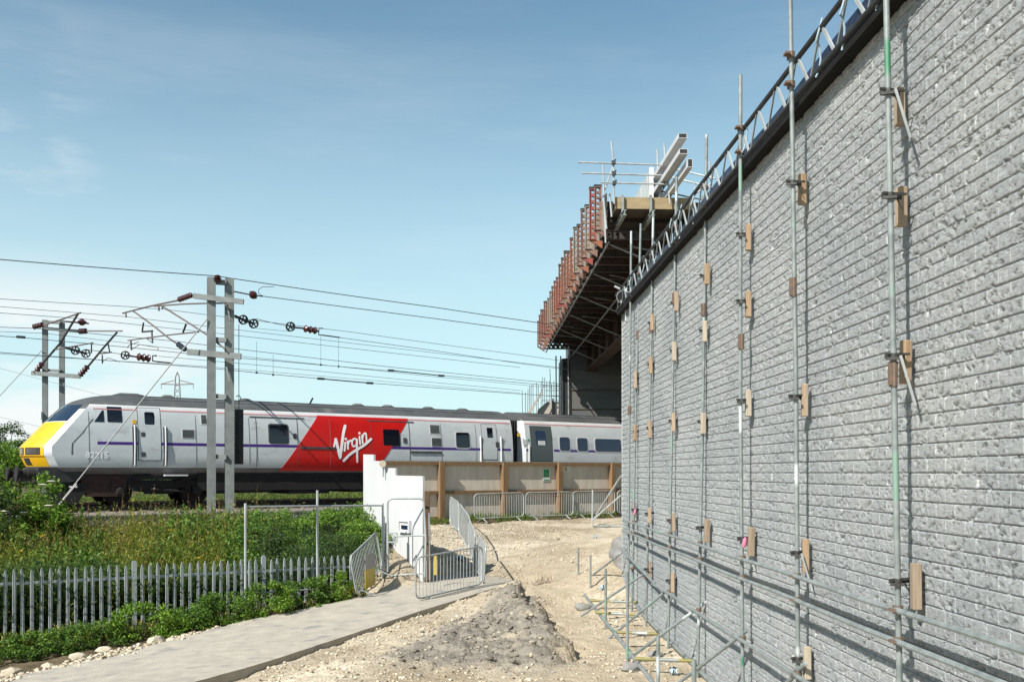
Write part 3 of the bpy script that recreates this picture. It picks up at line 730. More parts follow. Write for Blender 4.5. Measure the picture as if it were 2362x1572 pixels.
# ------------------------------------------------------------------ railway bed
def strip(name, prof, s0, s1, mat, step=2.0, noise=0.0):
    n = int((s1-s0)/step)+1; mb = MB(); rows = []
    for nn, zz in prof:
        rows.append([T(s, nn+noise*float(fbm(np.array([s*1.1]), np.array([nn*3.]), 4)[0]), zz+0.4*noise*float(fbm(np.array([s*1.7]), np.array([nn*5.]), 14)[0])) for s in np.linspace(s0, s1, n)])
    mb.grid(rows); return mb.build(name, mat, smooth=True, angle=60)
o = strip('ballast', [(-2.55,-.55),(-1.75,-.27),(-0.6,-.20),(0.3,-.19),(2.4,-.19),(3.6,-.2),(5.6,-.19),(7.0,-.2),(8.2,-.55)], -60, 70, M['ballast'], 0.35, 0.10)
tag(o, kind='structure')
for nm, n0, lab in (('railway_track', 0.65, 'railway track under the silver train, nearest the site'), ('railway_track', 4.05, 'second railway track on the far side of the train')):
    t = thing(nm, T(0, n0+.7, -.15), lab, 'railway track', 'railway tracks')
    for n in (n0, n0+1.435):
        mb = MB()
        a, b = T(-60, n, 0), T(70, n, 0)
        Z = Vector((0,0,1))
        pr = [(-.035,0),(.035,0),(.035,-.03),(.01,-.045),(.01,-.125),(.07,-.145),(.07,-.16),(-.07,-.16),(-.07,-.145),(-.01,-.125),(-.01,-.045),(-.035,-.03)]
        mb.prism([a+NV*p+Z*q for p, q in pr], b-a); mb.build('rail', M['rail'], t, fix=True)
    mb = MB()
    for s in np.arange(-12, 50, 0.65):
        mb.box(T(s, n0+.72, -.215), (.26, 2.5, .11), (DV, NV, Vector((0,0,1))))
    o = mb.build('sleepers', M['sleeper'], t); o['kind'] = 'stuff'
# cable trough beside the track
mb = MB()
for i, s in enumerate(np.arange(-14, 13.2, 1.0)):
    j = random.uniform(-.015,.015)
    mb.box(T(s, -2.95+j, -.35+random.uniform(-.01,.01)), (.985, .42, .28), (DV, NV, Vector((0,0,1))))
    mb.box(T(s, -2.95+j*1.5, -.185), (.97, .46, .05), (DV, NV, Vector((0,0,1))))
o = mb.build('cable_trough', M['trough']); tag(o, 'grey concrete cable trough with lids running beside the railway ballast', 'cable trough')

# ------------------------------------------------------------------ train
HWT = [(0.98,.92),(1.06,1.10),(1.16,1.22),(1.28,1.305),(1.45,1.345),(1.62,1.362),(1.9,1.365),(2.2,1.352),(2.6,1.315),(3.0,1.25),(3.2,1.195),(3.3,1.15),(3.38,1.09),(3.46,1.0),(3.54,.88),(3.61,.74),(3.67,.58),(3.72,.42),(3.755,.26),(3.775,.12),(3.78,.03)]
def hw(z): return float(np.interp(z, [a for a,_ in HWT], [b for _,b in HWT]))
S0T = [(0.98,.55),(1.1,.40),(1.28,.20),(1.40,.12),(1.64,.03),(1.66,.0),(1.94,.0),(1.97,.02),(2.76,.72),(2.80,.75),(3.36,1.34),(3.40,1.40),(3.5,1.58),(3.6,1.86),(3.68,2.18),(3.74,2.55),(3.775,2.95),(3.78,3.1)]
KT = [(0.98,.70),(1.3,.70),(2.0,.66),(2.8,.62),(3.36,.52),(3.5,.45),(3.7,.25),(3.78,.05)]
def s0(z): return float(np.interp(z, [a for a,_ in S0T], [b for _,b in S0T]))
def kz(z): return float(np.interp(z, [a for a,_ in KT], [b for _,b in KT]))
CN0 = 1.365
def front(u, z, off=0.0):
    s = s0(z)+kz(z)*abs(u)**2.5; return T(s-off, CN0+u*(hw(z)+off*0.3*abs(u)), z)
def side(s, z, off=0.0):
    z1, z2 = z-.03, z+.03; dn = (hw(z2)-hw(z1))/.06
    return T(s, CN0-hw(z)-off, z+off*(-dn)*1.0)
def px2side(px, py):
    n = 0.0; z = 2.0
    for _ in range(4):
        p = onplane(px, py, n); z = p.z-CZ-RAIL; n = CN0-hw(min(max(z,1.0),3.7))
    return ray_s(px, n), z
ZS = [.98,1.06,1.16,1.28,1.36,1.45,1.62,1.66,1.78,1.94,1.97,2.2,2.4,2.6,2.76,2.80,3.0,3.17,3.2,3.3,3.36,3.40,3.46,3.5,3.54,3.61,3.67,3.72,3.755,3.775,3.78]
def coach_body(name, parent, sa, sb, nose):
    mb = MB(); us = np.linspace(-1, 1, 21); rows = []
    smid = [f for f in np.linspace(0, 1, 12)]
    for z in ZS:
        r = []
        if nose:
            e = s0(z)+kz(z)
            for f in smid[:-1]: r.append(T(sb+(e-sb)*f, CN0-hw(z), z))
            for u in us: r.append(front(u, z))
            for f in smid[1:]: r.append(T(e+(sb-e)*f, CN0+hw(z), z))
        else:
            rr = .07
            r.append(T(sb, CN0-hw(z)+rr, z)); r.append(T(sb-rr, CN0-hw(z), z))
            for f in smid[1:-1]: r.append(T(sb+(sa-sb)*f, CN0-hw(z), z))
            r.append(T(sa+rr, CN0-hw(z), z)); r.append(T(sa, CN0-hw(z)+rr, z))
            r.append(T(sa, CN0+hw(z)-rr, z)); r.append(T(sa+rr, CN0+hw(z), z))
            r.append(T(sb-rr, CN0+hw(z), z)); r.append(T(sb, CN0+hw(z)-rr, z))
        rows.append(r)
    nc = len(rows[0]); vs = [p for r in rows for p in r]; fs = []; ms = []
    for i in range(len(ZS)-1):
        zc = (ZS[i]+ZS[i+1])/2
        mi = 0 if 1.28 < zc < 3.2 else (1 if 3.2 <= zc < 3.38 else (2 if zc >= 3.38 else 3))
        for j in range(nc):
            j2 = (j+1) % nc
            m = mi
            if nose and 11 <= j < 31 and 3.2 <= zc < 3.40: m = 2
            fs.append((i*nc+j, i*nc+j2, (i+1)*nc+j2, (i+1)*nc+j)); ms.append(m)
    fs.append(tuple(range(nc-1, -1, -1))); ms.append(3)
    mb.v = vs; mb.f = fs; mb.m = ms
    return mb.build(name, [M['silver'], M['silver_lt'], M['roof'], M['skirt']], parent, smooth=True, angle=32, fix=True)
def patch(name, rows, off, mat, parent, smooth=True):
    """rows: [(z, s_min, s_max)] on the train's near side, a thin plate standing proud of the skin"""
    mb = MB(); top = [[side(a+(b-a)*f, z, off) for f in (0, .5, 1)] for z, a, b in rows]
    mb.grid(top)
    loop = [r[0] for r in top]+[top[-1][1]]+[r[2] for r in top[::-1]]+[top[0][1]]
    zl = [(z, a) for z, a, b in rows]+[(rows[-1][0], (rows[-1][1]+rows[-1][2])/2)]+[(z, b) for z, a, b in rows[::-1]]+[(rows[0][0], (rows[0][1]+rows[0][2])/2)]
    back = [side(s, z, -.02) for z, s in zl]; k = len(loop)
    mb.add(loop+back, [(i, k+i, k+(i+1) % k, (i+1) % k) for i in range(k)])
    return mb.build(name, mat, parent, smooth=smooth, angle=30)
def rect_rows(sa, sb, za, zb, r=0.0):
    rows = []
    if r <= 0:
        for z in np.linspace(za, zb, max(2, int((zb-za)/.18)+2)): rows.append((z, sa, sb))
        return rows
    for i in range(6):
        t = i/5*math.pi/2; rows.append((za+r-r*math.cos(t), sa+r-r*math.sin(t), sb-r+r*math.sin(t)))
    for z in np.linspace(za+r, zb-r, max(2, int((zb-za)/.18)+2))[1:-1]: rows.append((z, sa, sb))
    for i in range(5, -1, -1):
        t = i/5*math.pi/2; rows.append((zb-r+r*math.cos(t), sa+r-r*math.sin(t), sb-r+r*math.sin(t)))
    return rows
def pxrect(x0, y0, x1, y1):
    xm, ym = (x0+x1)/2, (y0+y1)/2
    sa, _ = px2side(x0, ym); sb, _ = px2side(x1, ym); _, za = px2side(xm, y1); _, zb = px2side(xm, y0)
    return sa, sb, za, zb
def win(name, x0, y0, x1, y1, parent, mat='glass', r=.07, frame=True, fm='silver_lt'):
    sa, sb, za, zb = pxrect(x0, y0, x1, y1)
    if frame:
        f = patch('window' if name == 'window' else name, rect_rows(sa-.05, sb+.05, za-.05, zb+.05, r+.04), .008, M[fm], parent)
        patch('pane', rect_rows(sa, sb, za, zb, r), .014, M[mat], f); return f
    return patch(name, rect_rows(sa, sb, za, zb, r), .012, M[mat], parent)
def hline(name, x0, x1, z, h, off, mat, parent, sa=None, sb=None):
    if sa is None: sa = px2side(x0, 1000)[0]; sb = px2side(x1, 1000)[0]
    return patch(name, [(z-h/2, sa, sb), (z+h/2, sa, sb)], off, M[mat], parent)

DVT_L = 18.83
tr = thing('driving_trailer', T(DVT_L/2, CN0, 0), 'silver railway driving van with yellow sloping nose and big red panel', 'train car')
coach_body('body', tr, 0, DVT_L, True)
def frontpatch(name, u0, u1, z0_, z1_, off, mat, nu=12, nz=8, parent=None, back=.03):
    mb = MB(); us = np.linspace(u0, u1, nu); zz = sorted(set(list(np.linspace(z0_, z1_, nz))+[z for z in (1.64,1.66,1.94,1.97,2.76,2.80) if z0_ < z < z1_]))
    top = [[front(u, z, off) for u in us] for z in zz]; mb.grid(top)
    loop = [r[0] for r in top]+top[-1][1:]+[r[-1] for r in top[::-1]][1:]+top[0][::-1][1:-1]
    uz = [(u0, z) for z in zz]+[(u, zz[-1]) for u in us[1:]]+[(u1, z) for z in zz[::-1]][1:]+[(u, zz[0]) for u in us[::-1]][1:-1]
    bk = [front(u, z, -back) for u, z in uz]; k = len(loop)
    mb.add(loop+bk, [(i, k+i, k+(i+1) % k, (i+1) % k) for i in range(k)])
    return mb.build(name, mat, parent or tr, smooth=True, angle=30)
npn = frontpatch('nose_panel', -.86, .86, 1.30, 2.765, .010, M['yellow'], 20, 10)
ws = frontpatch('windscreen', -.87, .87, 2.79, 3.345, .008, M['screen'], 20, 5)
mb = MB()
for u in (-.3, .25):
    mb.tube([front(u, 2.80, .03), front(u+.1, 3.05, .03), front(u+.02, 3.28, .03)], .012, 5)
mb.build('wiper', M['black'], ws)
for u0_, u1_ in ((-.80,-.36),(-.28,.06),(.16,.80)):
    h = frontpatch('headlight', u0_, u1_, 1.68, 1.915, .016, M['black'], 6, 3)
    c = (u0_+u1_)/2; w = (u1_-u0_)*.36
    frontpatch('lens', c-w, c+w, 1.715, 1.885, .022, M['lamp'], 5, 3, h)
frontpatch('nose_hatch', -.45, -.15, 1.36, 1.58, .02, M['black'], 4, 3)
frontpatch('lamp_trim', -.86, .86, 1.625, 1.655, .03, M['yellow'], 18, 2)
# livery
hline('stripe', 0,0, 2.085, .09, .006, 'purple', tr, 2.05, px2side(702,1030)[0])
hline('stripe', 0,0, 2.085, .09, .006, 'purple', tr, px2side(902,1036)[0], DVT_L-.12)
hline('cantrail_stripe', 0,0, 3.215, .04, .006, 'pink', tr, 1.95, DVT_L-.05)
def diag_s(py, line):
    (xa, ya), (xb, yb) = line
    return xa+(xb-xa)*(py-ya)/(yb-ya)
La = ((730,955),(640,1087)); Lb = ((940,966),(868,1098))
sA, zA = px2side(730,955); sB, zB = px2side(640,1084); sC, zC = px2side(940,966); sD, zD = px2side(900,1035)
slope = (sA-sB)/(zA-zB); slope2 = (sC-sD)/(zC-zD)
rows = [(z, sA+slope*(z-3.20), sC+slope2*(z-3.20)) for z in np.linspace(1.18, 3.20, 26)]
patch('red_panel', rows, .009, M['red'], tr)
hline('cantrail_stripe', 0,0, 3.222, .06, .012, 'red', tr, sA, sC)
# script lettering on the red panel (positions read in the enlarged photo)
def stroke(pts, w, off, mb):
    pts = [px2side(500+x/3.92, 850+y/3.92) for x, y in pts]; pts = [Vector((a, b)) for a, b in pts]
    if len(pts) == 1: pts = [pts[0], pts[0]+Vector((.012, 0))]
    L, Rr = [], []; n = len(pts)
    for i in range(n):
        d = (pts[min(i+1,n-1)]-pts[max(i-1,0)]).normalized(); q = Vector((-d.y, d.x))
        L.append(pts[i]+q*w/2); Rr.append(pts[i]-q*w/2)
    d0 = (pts[1]-pts[0]).normalized(); d1 = (pts[-1]-pts[-2]).normalized()
    cap1 = [pts[-1]+(Vector((-d1.y, d1.x))*math.cos(t)+d1*math.sin(t))*w/2 for t in np.linspace(0, math.pi, 9)[1:-1]]
    cap0 = [pts[0]+(Vector((d0.y, -d0.x))*math.cos(t)-d0*math.sin(t))*w/2 for t in np.linspace(0, math.pi, 9)[1:-1]]
    for i in range(n-1):
        mb.add([side(*p, off) for p in (L[i], L[i+1], Rr[i+1], Rr[i])], [(0,1,2,3)])
    for c, a, b in ((cap1, L[-1], Rr[-1]), (cap0, Rr[0], L[0])):
        ring = [a]+c+[b]; mb.add([side(*p, off) for p in ring], [tuple(range(len(ring)))])
lg = MB()
def curve(*p, n=14):
    """smooth Catmull-Rom through points"""
    p = [Vector(q) for q in p]; p = [p[0]*2-p[1]]+p+[p[-1]*2-p[-2]]; out = []
    for i in range(1, len(p)-2):
        for t in np.linspace(0, 1, n, endpoint=False):
            a, b, c, d = p[i-1], p[i], p[i+1], p[i+2]
            out.append(0.5*((2*b)+(c-a)*t+(2*a-5*b+4*c-d)*t*t+(3*b-a-3*c+d)*t**3))
    out.append(p[-2]); return [(q.x, q.y) for q in out]
W1 = .095
stroke([(1058,708),(1071,640),(1080,640)], .07, .014, lg)
stroke(curve((1074,638),(1090,700),(1113,800)), .115, .0155, lg)
stroke(curve((1113,802),(1128,700),(1142,590),(1158,518)), .115, .017, lg)
stroke([(1160,668),(1154,740)], .075, .0185, lg); stroke([(1163,634)], .095, .014, lg)
stroke([(1181,655),(1185,722)], .075, .0185, lg); stroke(curve((1184,690),(1192,660),(1212,648)), .075, .020, lg)
stroke(curve((1262,640),(1240,632),(1222,655),(1224,690),(1240,702),(1262,680),(1264,640)), .068, .0215, lg)
stroke(curve((1264,640),(1266,740),(1268,838)), .085, .023, lg)
stroke([(1288,612),(1294,680)], .072, .0185, lg); stroke([(1287,582)], .09, .014, lg)
stroke([(1311,604),(1318,672)], .072, .0185, lg); stroke(curve((1316,628),(1326,592),(1346,588),(1353,655)), .07, .020, lg)
stroke(curve((1145,830),(1200,775),(1262,732),(1330,690),(1392,636)), .10, .0245, lg)
lg.build('logo_lettering', M['number'], tr, fix=False)
# running number
def side_text(txt, x0, y0, x1, y1, mat, parent, name='number_lettering'):
    cu = bpy.data.curves.new('txt', 'FONT'); cu.body = txt; cu.resolution_u = 3; cu.offset = 0.012
    ob = bpy.data.objects.new('txt', cu); COL.objects.link(ob)
    dg = bpy.context.evaluated_depsgraph_get(); me = ob.evaluated_get(dg).to_mesh()
    vs = [v.co.copy() for v in me.vertices]; fs = [tuple(p.vertices) for p in me.polygons]
    bpy.data.objects.remove(ob)
    sa, sb, za, zb = pxrect(x0, y0, x1, y1)
    xa, xb = min(v.x for v in vs), max(v.x for v in vs); ya, yb = min(v.y for v in vs), max(v.y for v in vs)
    mb = MB(); mb.add([side(sa+(v.x-xa)/(xb-xa)*(sb-sa), za+(v.y-ya)/(yb-ya)*(zb-za), .012) for v in vs], fs)
    return mb.build(name, mat, parent)
side_text('82215', 197, 1041, 249, 1056, M['number'], tr)
# doors, windows, grilles, handles
def door(x0, y0, x1, y1, parent, mat='silver', gap=True):
    sa, sb, za, zb = pxrect(x0, y0, x1, y1)
    f = patch('door', rect_rows(sa, sb, za, zb, .03), .007, M['line'], parent)
    patch('door_leaf', rect_rows(sa+.022, sb-.022, za+.022, zb-.022, .03), .013, M[mat], f); return f
# cab side windows
sa, sb, za, zb = pxrect(247, 938, 281, 973)
patch('cab_window', rect_rows(sa, sb, za, zb, .03), .010, M['glass'], tr)
s1, z1 = px2side(217, 972); s2, z2 = px2side(240, 946); s3, _ = px2side(240, 972)
patch('cab_window', [(z1+.0, s1, s3), (z1+(z2-z1)*.5, s1+(s3-.04-s1)*.5, s3), (z2, s3-.05, s3)], .010, M['glass'], tr)
d = door(318, 940, 372, 1062, tr)
win('window', 333, 950, 356, 979, d, 'glass', .06)
for x, y in ((330,1001),(331,1047)):
    sa, sb, za, zb = pxrect(x-5, y-5, x+5, y+6); patch('handle_recess', rect_rows(sa, sb, za, zb, .04), .018, M['line'], d)
for xa, ya, yb in ((311,980,1075),(382,983,1075)):
    s_, _ = px2side(xa, 1030); _, z0_ = px2side(xa, yb); _, z1_ = px2side(xa, ya)
    patch('handrail_recess', rect_rows(s_-.07, s_+.07, z0_, z1_, .05), .005, M['line'], tr)
    mb = MB(); mb.tube([side(s_, z0_+.02, 0), side(s_, z0_+.06, .05), side(s_, (z0_+z1_)/2, .05), side(s_, z1_-.06, .05), side(s_, z1_-.02, 0)], .028, 8); mb.build('handrail', M['white_trim'], tr, smooth=True)
for a in ((464,957,476,977),(421,991,447,1009),(992,980,1013,999),(996,1010,1018,1028)):
    sa, sb, za, zb = pxrect(*a); mb = MB()
    g_ = patch('grille', rect_rows(sa-.03, sb+.03, za-.03, zb+.03, 0), .008, M['silver_lt'], tr)
    for z in np.linspace(za+.015, zb-.015, 8):
        mb.add([side(sa, z-.012, .012), side(sb, z-.012, .012), side(sb, z+.012, .026), side(sa, z+.012, .026)], [(0,1,2,3)])
    mb.build('louvres', M['grille'], g_)
    patch('grille_back', rect_rows(sa, sb, za, zb, 0), .0105, M['grille'], g_)
def lug(x0, x1, y0=957, y1=1087):
    return door(x0, y0, x1, y1, tr)
# luggage door edges drawn by thin gaps
for x0, x1 in ((592,687),(856,945)):
    for x in (x0, x1):
        if 690 < x < 860: pass
        s_, _ = px2side(x, 1020); patch('panel_gap', [(z, s_-.009, s_+.009) for z in np.linspace(1.3, 3.1, 12)], .0105, M['line'], tr)
for a in ((622,980,663,1020),(884,990,921,1027)):
    win('window', *a, tr, 'glass', .05, True, 'line')
win('window', 1052, 997, 1083, 1032, tr, 'glass', .09)
for x, y in ((680,1005),(934,1015),(1147,1025)):
    sa, sb, za, zb = pxrect(x-4, y-6, x+4, y+6); patch('handle_recess', rect_rows(sa, sb, za, zb, .03), .018, M['line'], tr)
d = door(1112, 978, 1147, 1060, tr); win('window', 1123, 986, 1136, 1009, d, 'glass', .03)
for xa in (1109, 1156):
    s_, _ = px2side(xa, 1030)
    mb = MB(); mb.tube([side(s_, 1.5, .03), side(s_, 2.62, .03)], .035, 8); mb.build('handrail', M['white_trim'], tr, smooth=True)
for x0, x1, z in ((692,775,2.03),(945,1018,1.93)):
    sa, _ = px2side(x0, 1036); sb, _ = px2side(x1, 1036); patch('door_runner', rect_rows(sa, sb, z-.04, z+.04, .03), .03, M['line'], tr)
for x0, x1 in ((575,700),(845,950)):
    sa, _ = px2side(x0, 960); sb, _ = px2side(x1, 960); patch('door_track', rect_rows(sa, sb, 3.10, 3.135, 0), .02, M['line'], tr)
pl_ = [px2side(*q) for q in ((214,966),(190,998),(167,1022),(166,1046),(178,1084))]
mb = MB()
for (a_, za_), (b_, zb_) in zip(pl_[:-1], pl_[1:]): mb.add([side(a_-.018, za_, .008), side(a_+.018, za_, .008), side(b_+.018, zb_, .008), side(b_-.018, zb_, .008)], [(0,1,2,3)])
mb.build('nose_joint', M['line'], tr)
for x in (205, 452, 575, 762, 1018, 1098):
    s_, _ = px2side(x, 1020); patch('panel_gap', [(z, s_-.005, s_+.005) for z in np.linspace(1.3, 3.1, 12)], .0108, M['grille'], tr)
sa, sb, za, zb = pxrect(305, 968, 314, 977); patch('warning_label', rect_rows(sa, sb, za, zb, 0), .012, M['yellow'], tr)
# rear end and gangway
mb = MB()
for s in np.linspace(DVT_L-.02, DVT_L+.62, 6):
    mb.box(T(s, CN0, 2.2), (.07, 1.6, 2.35), (DV, NV, Vector((0,0,1))))
mb.box(T(DVT_L+.3, CN0, 2.2), (.66, 1.45, 2.2), (DV, NV, Vector((0,0,1))))
mb.build('gangway_bellows', M['black'], tr)
# roof fittings
for px in (296, 385, 565, 824, 893, 986, 1065):
    s_ = ray_s(px, CN0); L_ = .55 if px == 296 else .2
    mb = MB(); rows = []
    for q in np.linspace(0, math.pi, 7):
        rows.append([T(s_+L_*ss, CN0+.28*math.cos(q), 3.76+.10*math.sin(q)*k_) for ss, k_ in ((-1,.1),(-.5,1),(.5,1),(1,.1))])
    mb.grid(rows); mb.build('roof_pod', M['roof'], tr, smooth=True)
mb = MB(); s_ = ray_s(715, CN0); mb.bar(T(s_, CN0, 3.78), T(s_+.12, CN0, 4.0), .03, .06); mb.build('antenna', M['black'], tr)
for n in (-.75, -.38):
    mb = MB(); mb.bar(T(3.6, CN0+n, 3.60 if n < -.5 else 3.735), T(DVT_L-.4, CN0+n, 3.60 if n < -.5 else 3.735), .05, .03); mb.build('roof_rib', M['roof'], tr)
# buffer beam, buffers, coupling, plough, bogies, underframe
ZU = Vector((0,0,1)); AX = (DV, NV, ZU)
mb = MB(); mb.prism([T(.30, CN0-1.2, 1.28), T(1.5, CN0-1.2, 1.25), T(1.7, CN0-1.2, .98), T(1.3, CN0-1.2, .80), T(.30, CN0-1.2, .80)], NV*2.4); mb.build('buffer_beam', M['black'], tr, fix=True)
for n in (CN0-.87, CN0+.87):
    mb = MB(); mb.lathe(T(-.30, n, 1.06), T(.35, n, 1.06), [(0,.235),(.06,.245),(.10,.235),(.11,.13),(.5,.13),(.52,.16),(1,.17)], 16); mb.build('buffer', M['under'], tr, smooth=True)
mb = MB(); mb.box(T(.05, CN0, .95), (.5,.22,.25), AX); mb.tube([T(-.2,CN0,.95), T(-.3,CN0,.8), T(-.2,CN0,.6)], .035, 6); mb.tube([T(-.05,CN0-.4,.95), T(-.22,CN0-.42,.7), T(-.05,CN0-.4,.5)], .03, 6); mb.build('coupling', M['under'], tr)
mb = MB(); mb.prism([T(.9, CN0-1.12, .78), T(1.9, CN0-1.12, .78), T(1.5, CN0-1.12, .12), T(1.0, CN0-1.12, .12)], NV*2.24); mb.build('plough', M['under'], tr, fix=True)
mb = MB(); mb.prism([T(1.55, CN0-1.1, 1.02), T(3.1, CN0-1.1, 1.02), T(2.95, CN0-1.1, .32), T(1.75, CN0-1.1, .32)], NV*.06); mb.build('frame_skirt', M['rust'], tr, fix=True)
mb = MB(); mb.prism([T(1.6, CN0+1.0, 1.0), T(3.1, CN0+1.0, 1.0), T(2.9, CN0+1.0, .35), T(1.8, CN0+1.0, .35)], NV*.06); mb.build('frame_skirt', M['rust'], tr, fix=True)
def bogie(parent, sc_, wb=2.6):
    for ds in (-wb/2, wb/2):
        for n in (.68, 2.05):
            mb = MB(); mb.lathe(T(sc_+ds, n-.07, .49), T(sc_+ds, n+.07, .49), [(0,.40),(.02,.46),(.75,.47),(.8,.51),(1,.51)], 28); mb.build('wheel', M['under'], parent, smooth=True, angle=30)
        mb = MB(); mb.lathe(T(sc_+ds, .20, .49), T(sc_+ds, .5, .49), [(0,.10),(.2,.17),(1,.17)], 14)
        mb.box(T(sc_+ds, .38, .52), (.34,.22,.30), AX); mb.tube([T(sc_+ds-.32,.34,.52), T(sc_+ds-.32,.34,.88)], .09, 8); mb.tube([T(sc_+ds+.32,.34,.52), T(sc_+ds+.32,.34,.88)], .09, 8)
        mb.build('axle_box', M['under'], parent, smooth=True)
    mb = MB(); mb.prism([T(sc_-1.9,.30,.86), T(sc_+1.9,.30,.86), T(sc_+1.85,.30,.70), T(sc_+.6,.30,.58), T(sc_+.45,.30,.38), T(sc_-.45,.30,.38), T(sc_-.6,.30,.58), T(sc_-1.85,.30,.70)], NV*.2)
    mb.box(T(sc_, CN0, .62), (.7, 2.0, .35), AX); mb.tube([T(sc_-.3,.22,.55), T(sc_+1.0,.22,.45)], .04, 6); mb.bar(T(sc_-.9,.25,.9), T(sc_-.3,.25,.98), .1,.14); mb.bar(T(sc_+.5,.22,.75), T(sc_+1.2,.22,1.0), .07,.07)
    mb.build('bogie_frame', M['under'], parent, fix=True)
sb1 = (ray_s(283, .2)+ray_s(454, .2))/2
bogie(tr, sb1); bogie(tr, 15.6)
mb = MB(); mb.box(T(9.9, CN0, .78), (9.0, 2.36, .60), AX)
for q, w_, z_ in ((6.2,.9,.40),(7.5,1.2,.42),(9.6,1.6,.36),(12.0,1.4,.40)): mb.box(T(q, CN0-.15, z_+.12), (w_, 2.0, .3), AX)
mb.build('underframe_boxes', M['under'], tr)
mb = MB(); s_ = px2side(402, 1091)[0]; mb.box(T(s_, .06, 1.02), (.78,.2,.05), AX); mb.build('step', M['white_trim'], tr)
mb = MB(); mb.box(T(9.5, CN0, 1.0), (17.0, 2.0, .25), AX); mb.build('sole_bar', M['black'], tr)

# second vehicle
CS, CE = DVT_L+.62, DVT_L+.62+23.0
co = thing('passenger_coach', T((CS+CE)/2, CN0, 0), 'silver passenger coach with dark grey door coupled behind the driving van', 'train car')
coach_body('body', co, CS, CE, False)
hline('stripe', 0,0, 2.085, .09, .006, 'purple', co, CS+.08, px2side(1224,1045)[0]-.05)
hline('stripe', 0,0, 2.085, .09, .006, 'purple', co, px2side(1278,1045)[0], CE-.1)
hline('cantrail_stripe', 0,0, 3.215, .04, .006, 'pink', co, CS+.1, CE-.1)
d = door(1224, 982, 1274, 1064, co, 'door_grey'); win('window', 1235, 993, 1259, 1027, d, 'glass_blue', .10, True, 'door_grey')
sa, sb, za, zb = pxrect(1241, 1016, 1257, 1026); patch('paper_notice', rect_rows(sa, sb, za, zb, 0), .022, M['white_trim'], d)
for a in ((1291,1008,1314,1039),(1332,1010,1355,1040),(1373,1012,1432,1041)):
    win('window', *a, co, 'glass_blue', .10)
for k_ in range(6):
    s_ = px2side(1440, 1020)[0]+.5+k_*2.1
    f = patch('window', rect_rows(s_-.05, s_+1.65, 2.26, 2.86, .13), .008, M['silver_lt'], co); patch('pane', rect_rows(s_, s_+1.6, 2.31, 2.81, .1), .014, M['glass_blue'], f)
sa, sb, za, zb = pxrect(1206, 1013, 1215, 1026); patch('door_button_plate', rect_rows(sa, sb, za, zb, 0), .012, M['silver_lt'], co)
sa, sb, za, zb = pxrect(1217, 1012, 1220, 1016); patch('door_button', rect_rows(sa, sb, za, zb, 0), .02, M['green_sign'], co)
sa, sb, za, zb = pxrect(1194, 999, 1200, 1006); patch('warning_label', rect_rows(sa, sb, za, zb, 0), .014, M['yellow'], co)
mb = MB(); s_ = px2side(1223, 1045)[0]; mb.tube([side(s_-.06, 1.5, .03), side(s_-.06, 2.3, .03)], .03, 8); mb.build('handrail', M['white_trim'], co, smooth=True)
bogie(co, CS+3.2); bogie(co, CE-3.2)
mb = MB(); mb.box(T((CS+CE)/2, CN0, .75), (13, 2.3, .6), AX); mb.build('underframe_boxes', M['under'], co)
for n in (-.75, -.38):
    mb = MB(); zz = 3.60 if n < -.5 else 3.735; mb.bar(T(CS+.6, CN0+n, zz), T(CE-.4, CN0+n, zz), .05, .03); mb.build('roof_rib', M['roof'], co)

# ------------------------------------------------------------------ overhead line
def mast(name, base, zt, label, leg_w, gap, wid):
    t = thing(name, base, label, 'catenary mast', 'railway catenary masts')
    return t
def on_dir(px, py, base, d):
    k = (px-HX)/F; q = (k*base.y-base.x)/(d.x-k*d.y); p = base+d*q
    return Vector((p.x, p.y, CZ+(HY-py)/F*p.y))
MB1 = P(509, 1195, 32.0)
m1 = thing('catenary_mast', MB1, 'twin-legged grey steel catenary mast standing in front of the train', 'catenary mast', 'railway catenary masts')
XD = Vector((1,0,0)); CD = NV.copy()
def Hleg(px0, px1, yt, Y, parent, zb, dx0=0.0):
    """one H-section leg"""
    a = P(px0, yt, Y); b = P(px1, yt, Y); w = (b-a).length; c = (a+b)/2; top = c.z; h = top-zb; mb = MB()
    A = Vector((.94,.34,0)); B = Vector((-.34,.94,0)); Z = Vector((0,0,1)); cc = Vector((c.x, c.y, zb+h/2))
    mb.box(cc-B*w*.46, (w, .016, h), (A, B, Z)); mb.box(cc+B*w*.46, (w, .016, h), (A, B, Z)); mb.box(cc, (.014, w*.9, h), (A, B, Z))
    mb.build('leg', M['mast'], parent); return cc, w
zb = MB1.z-.35
Hleg(478, 497, 640, 32.0, m1, zb); Hleg(519, 539, 643, 32.25, m1, zb)
def pl(x0, y0, x1, y1, w, h, Y, nm, par, mat='mast'):
    mb = MB(); mb.bar(P(x0,y0,Y), P(x1,y1,Y), w, h); return mb.build(nm, M[mat], par)
for y in (650, 783, 913, 1052): pl(494, y, 524, y+2, .22, .14, 32.1, 'tie_plate', m1)
pl(446, 682, 562, 696, .10, .16, 31.80, 'cross_channel', m1); pl(432, 811, 556, 822, .10, .19, 31.80, 'cross_channel', m1)
pl(524, 702, 531, 740, .04, .06, 32.0, 'gusset', m1); pl(522, 845, 530, 880, .04, .06, 32.0, 'gusset', m1)
mb = MB(); mb.lathe(P(502,650,31.9), P(502,634,31.9), [(0,.06),(.2,.13),(.35,.07),(.5,.14),(.65,.07),(.8,.12),(1,.05)], 14); mb.build('top_insulator', M['insul'], m1, smooth=True)
mb = MB(); mb.box(P(508,1192,32.0), (.62,.62,.10)); mb.build('base_plate', M['mast'], m1)
mb = MB(); mb.box(P(508,1200,32.1)-Vector((0,0,.25)), (.95,.95,.45)); mb.build('foundation_block', M['trough'], m1)
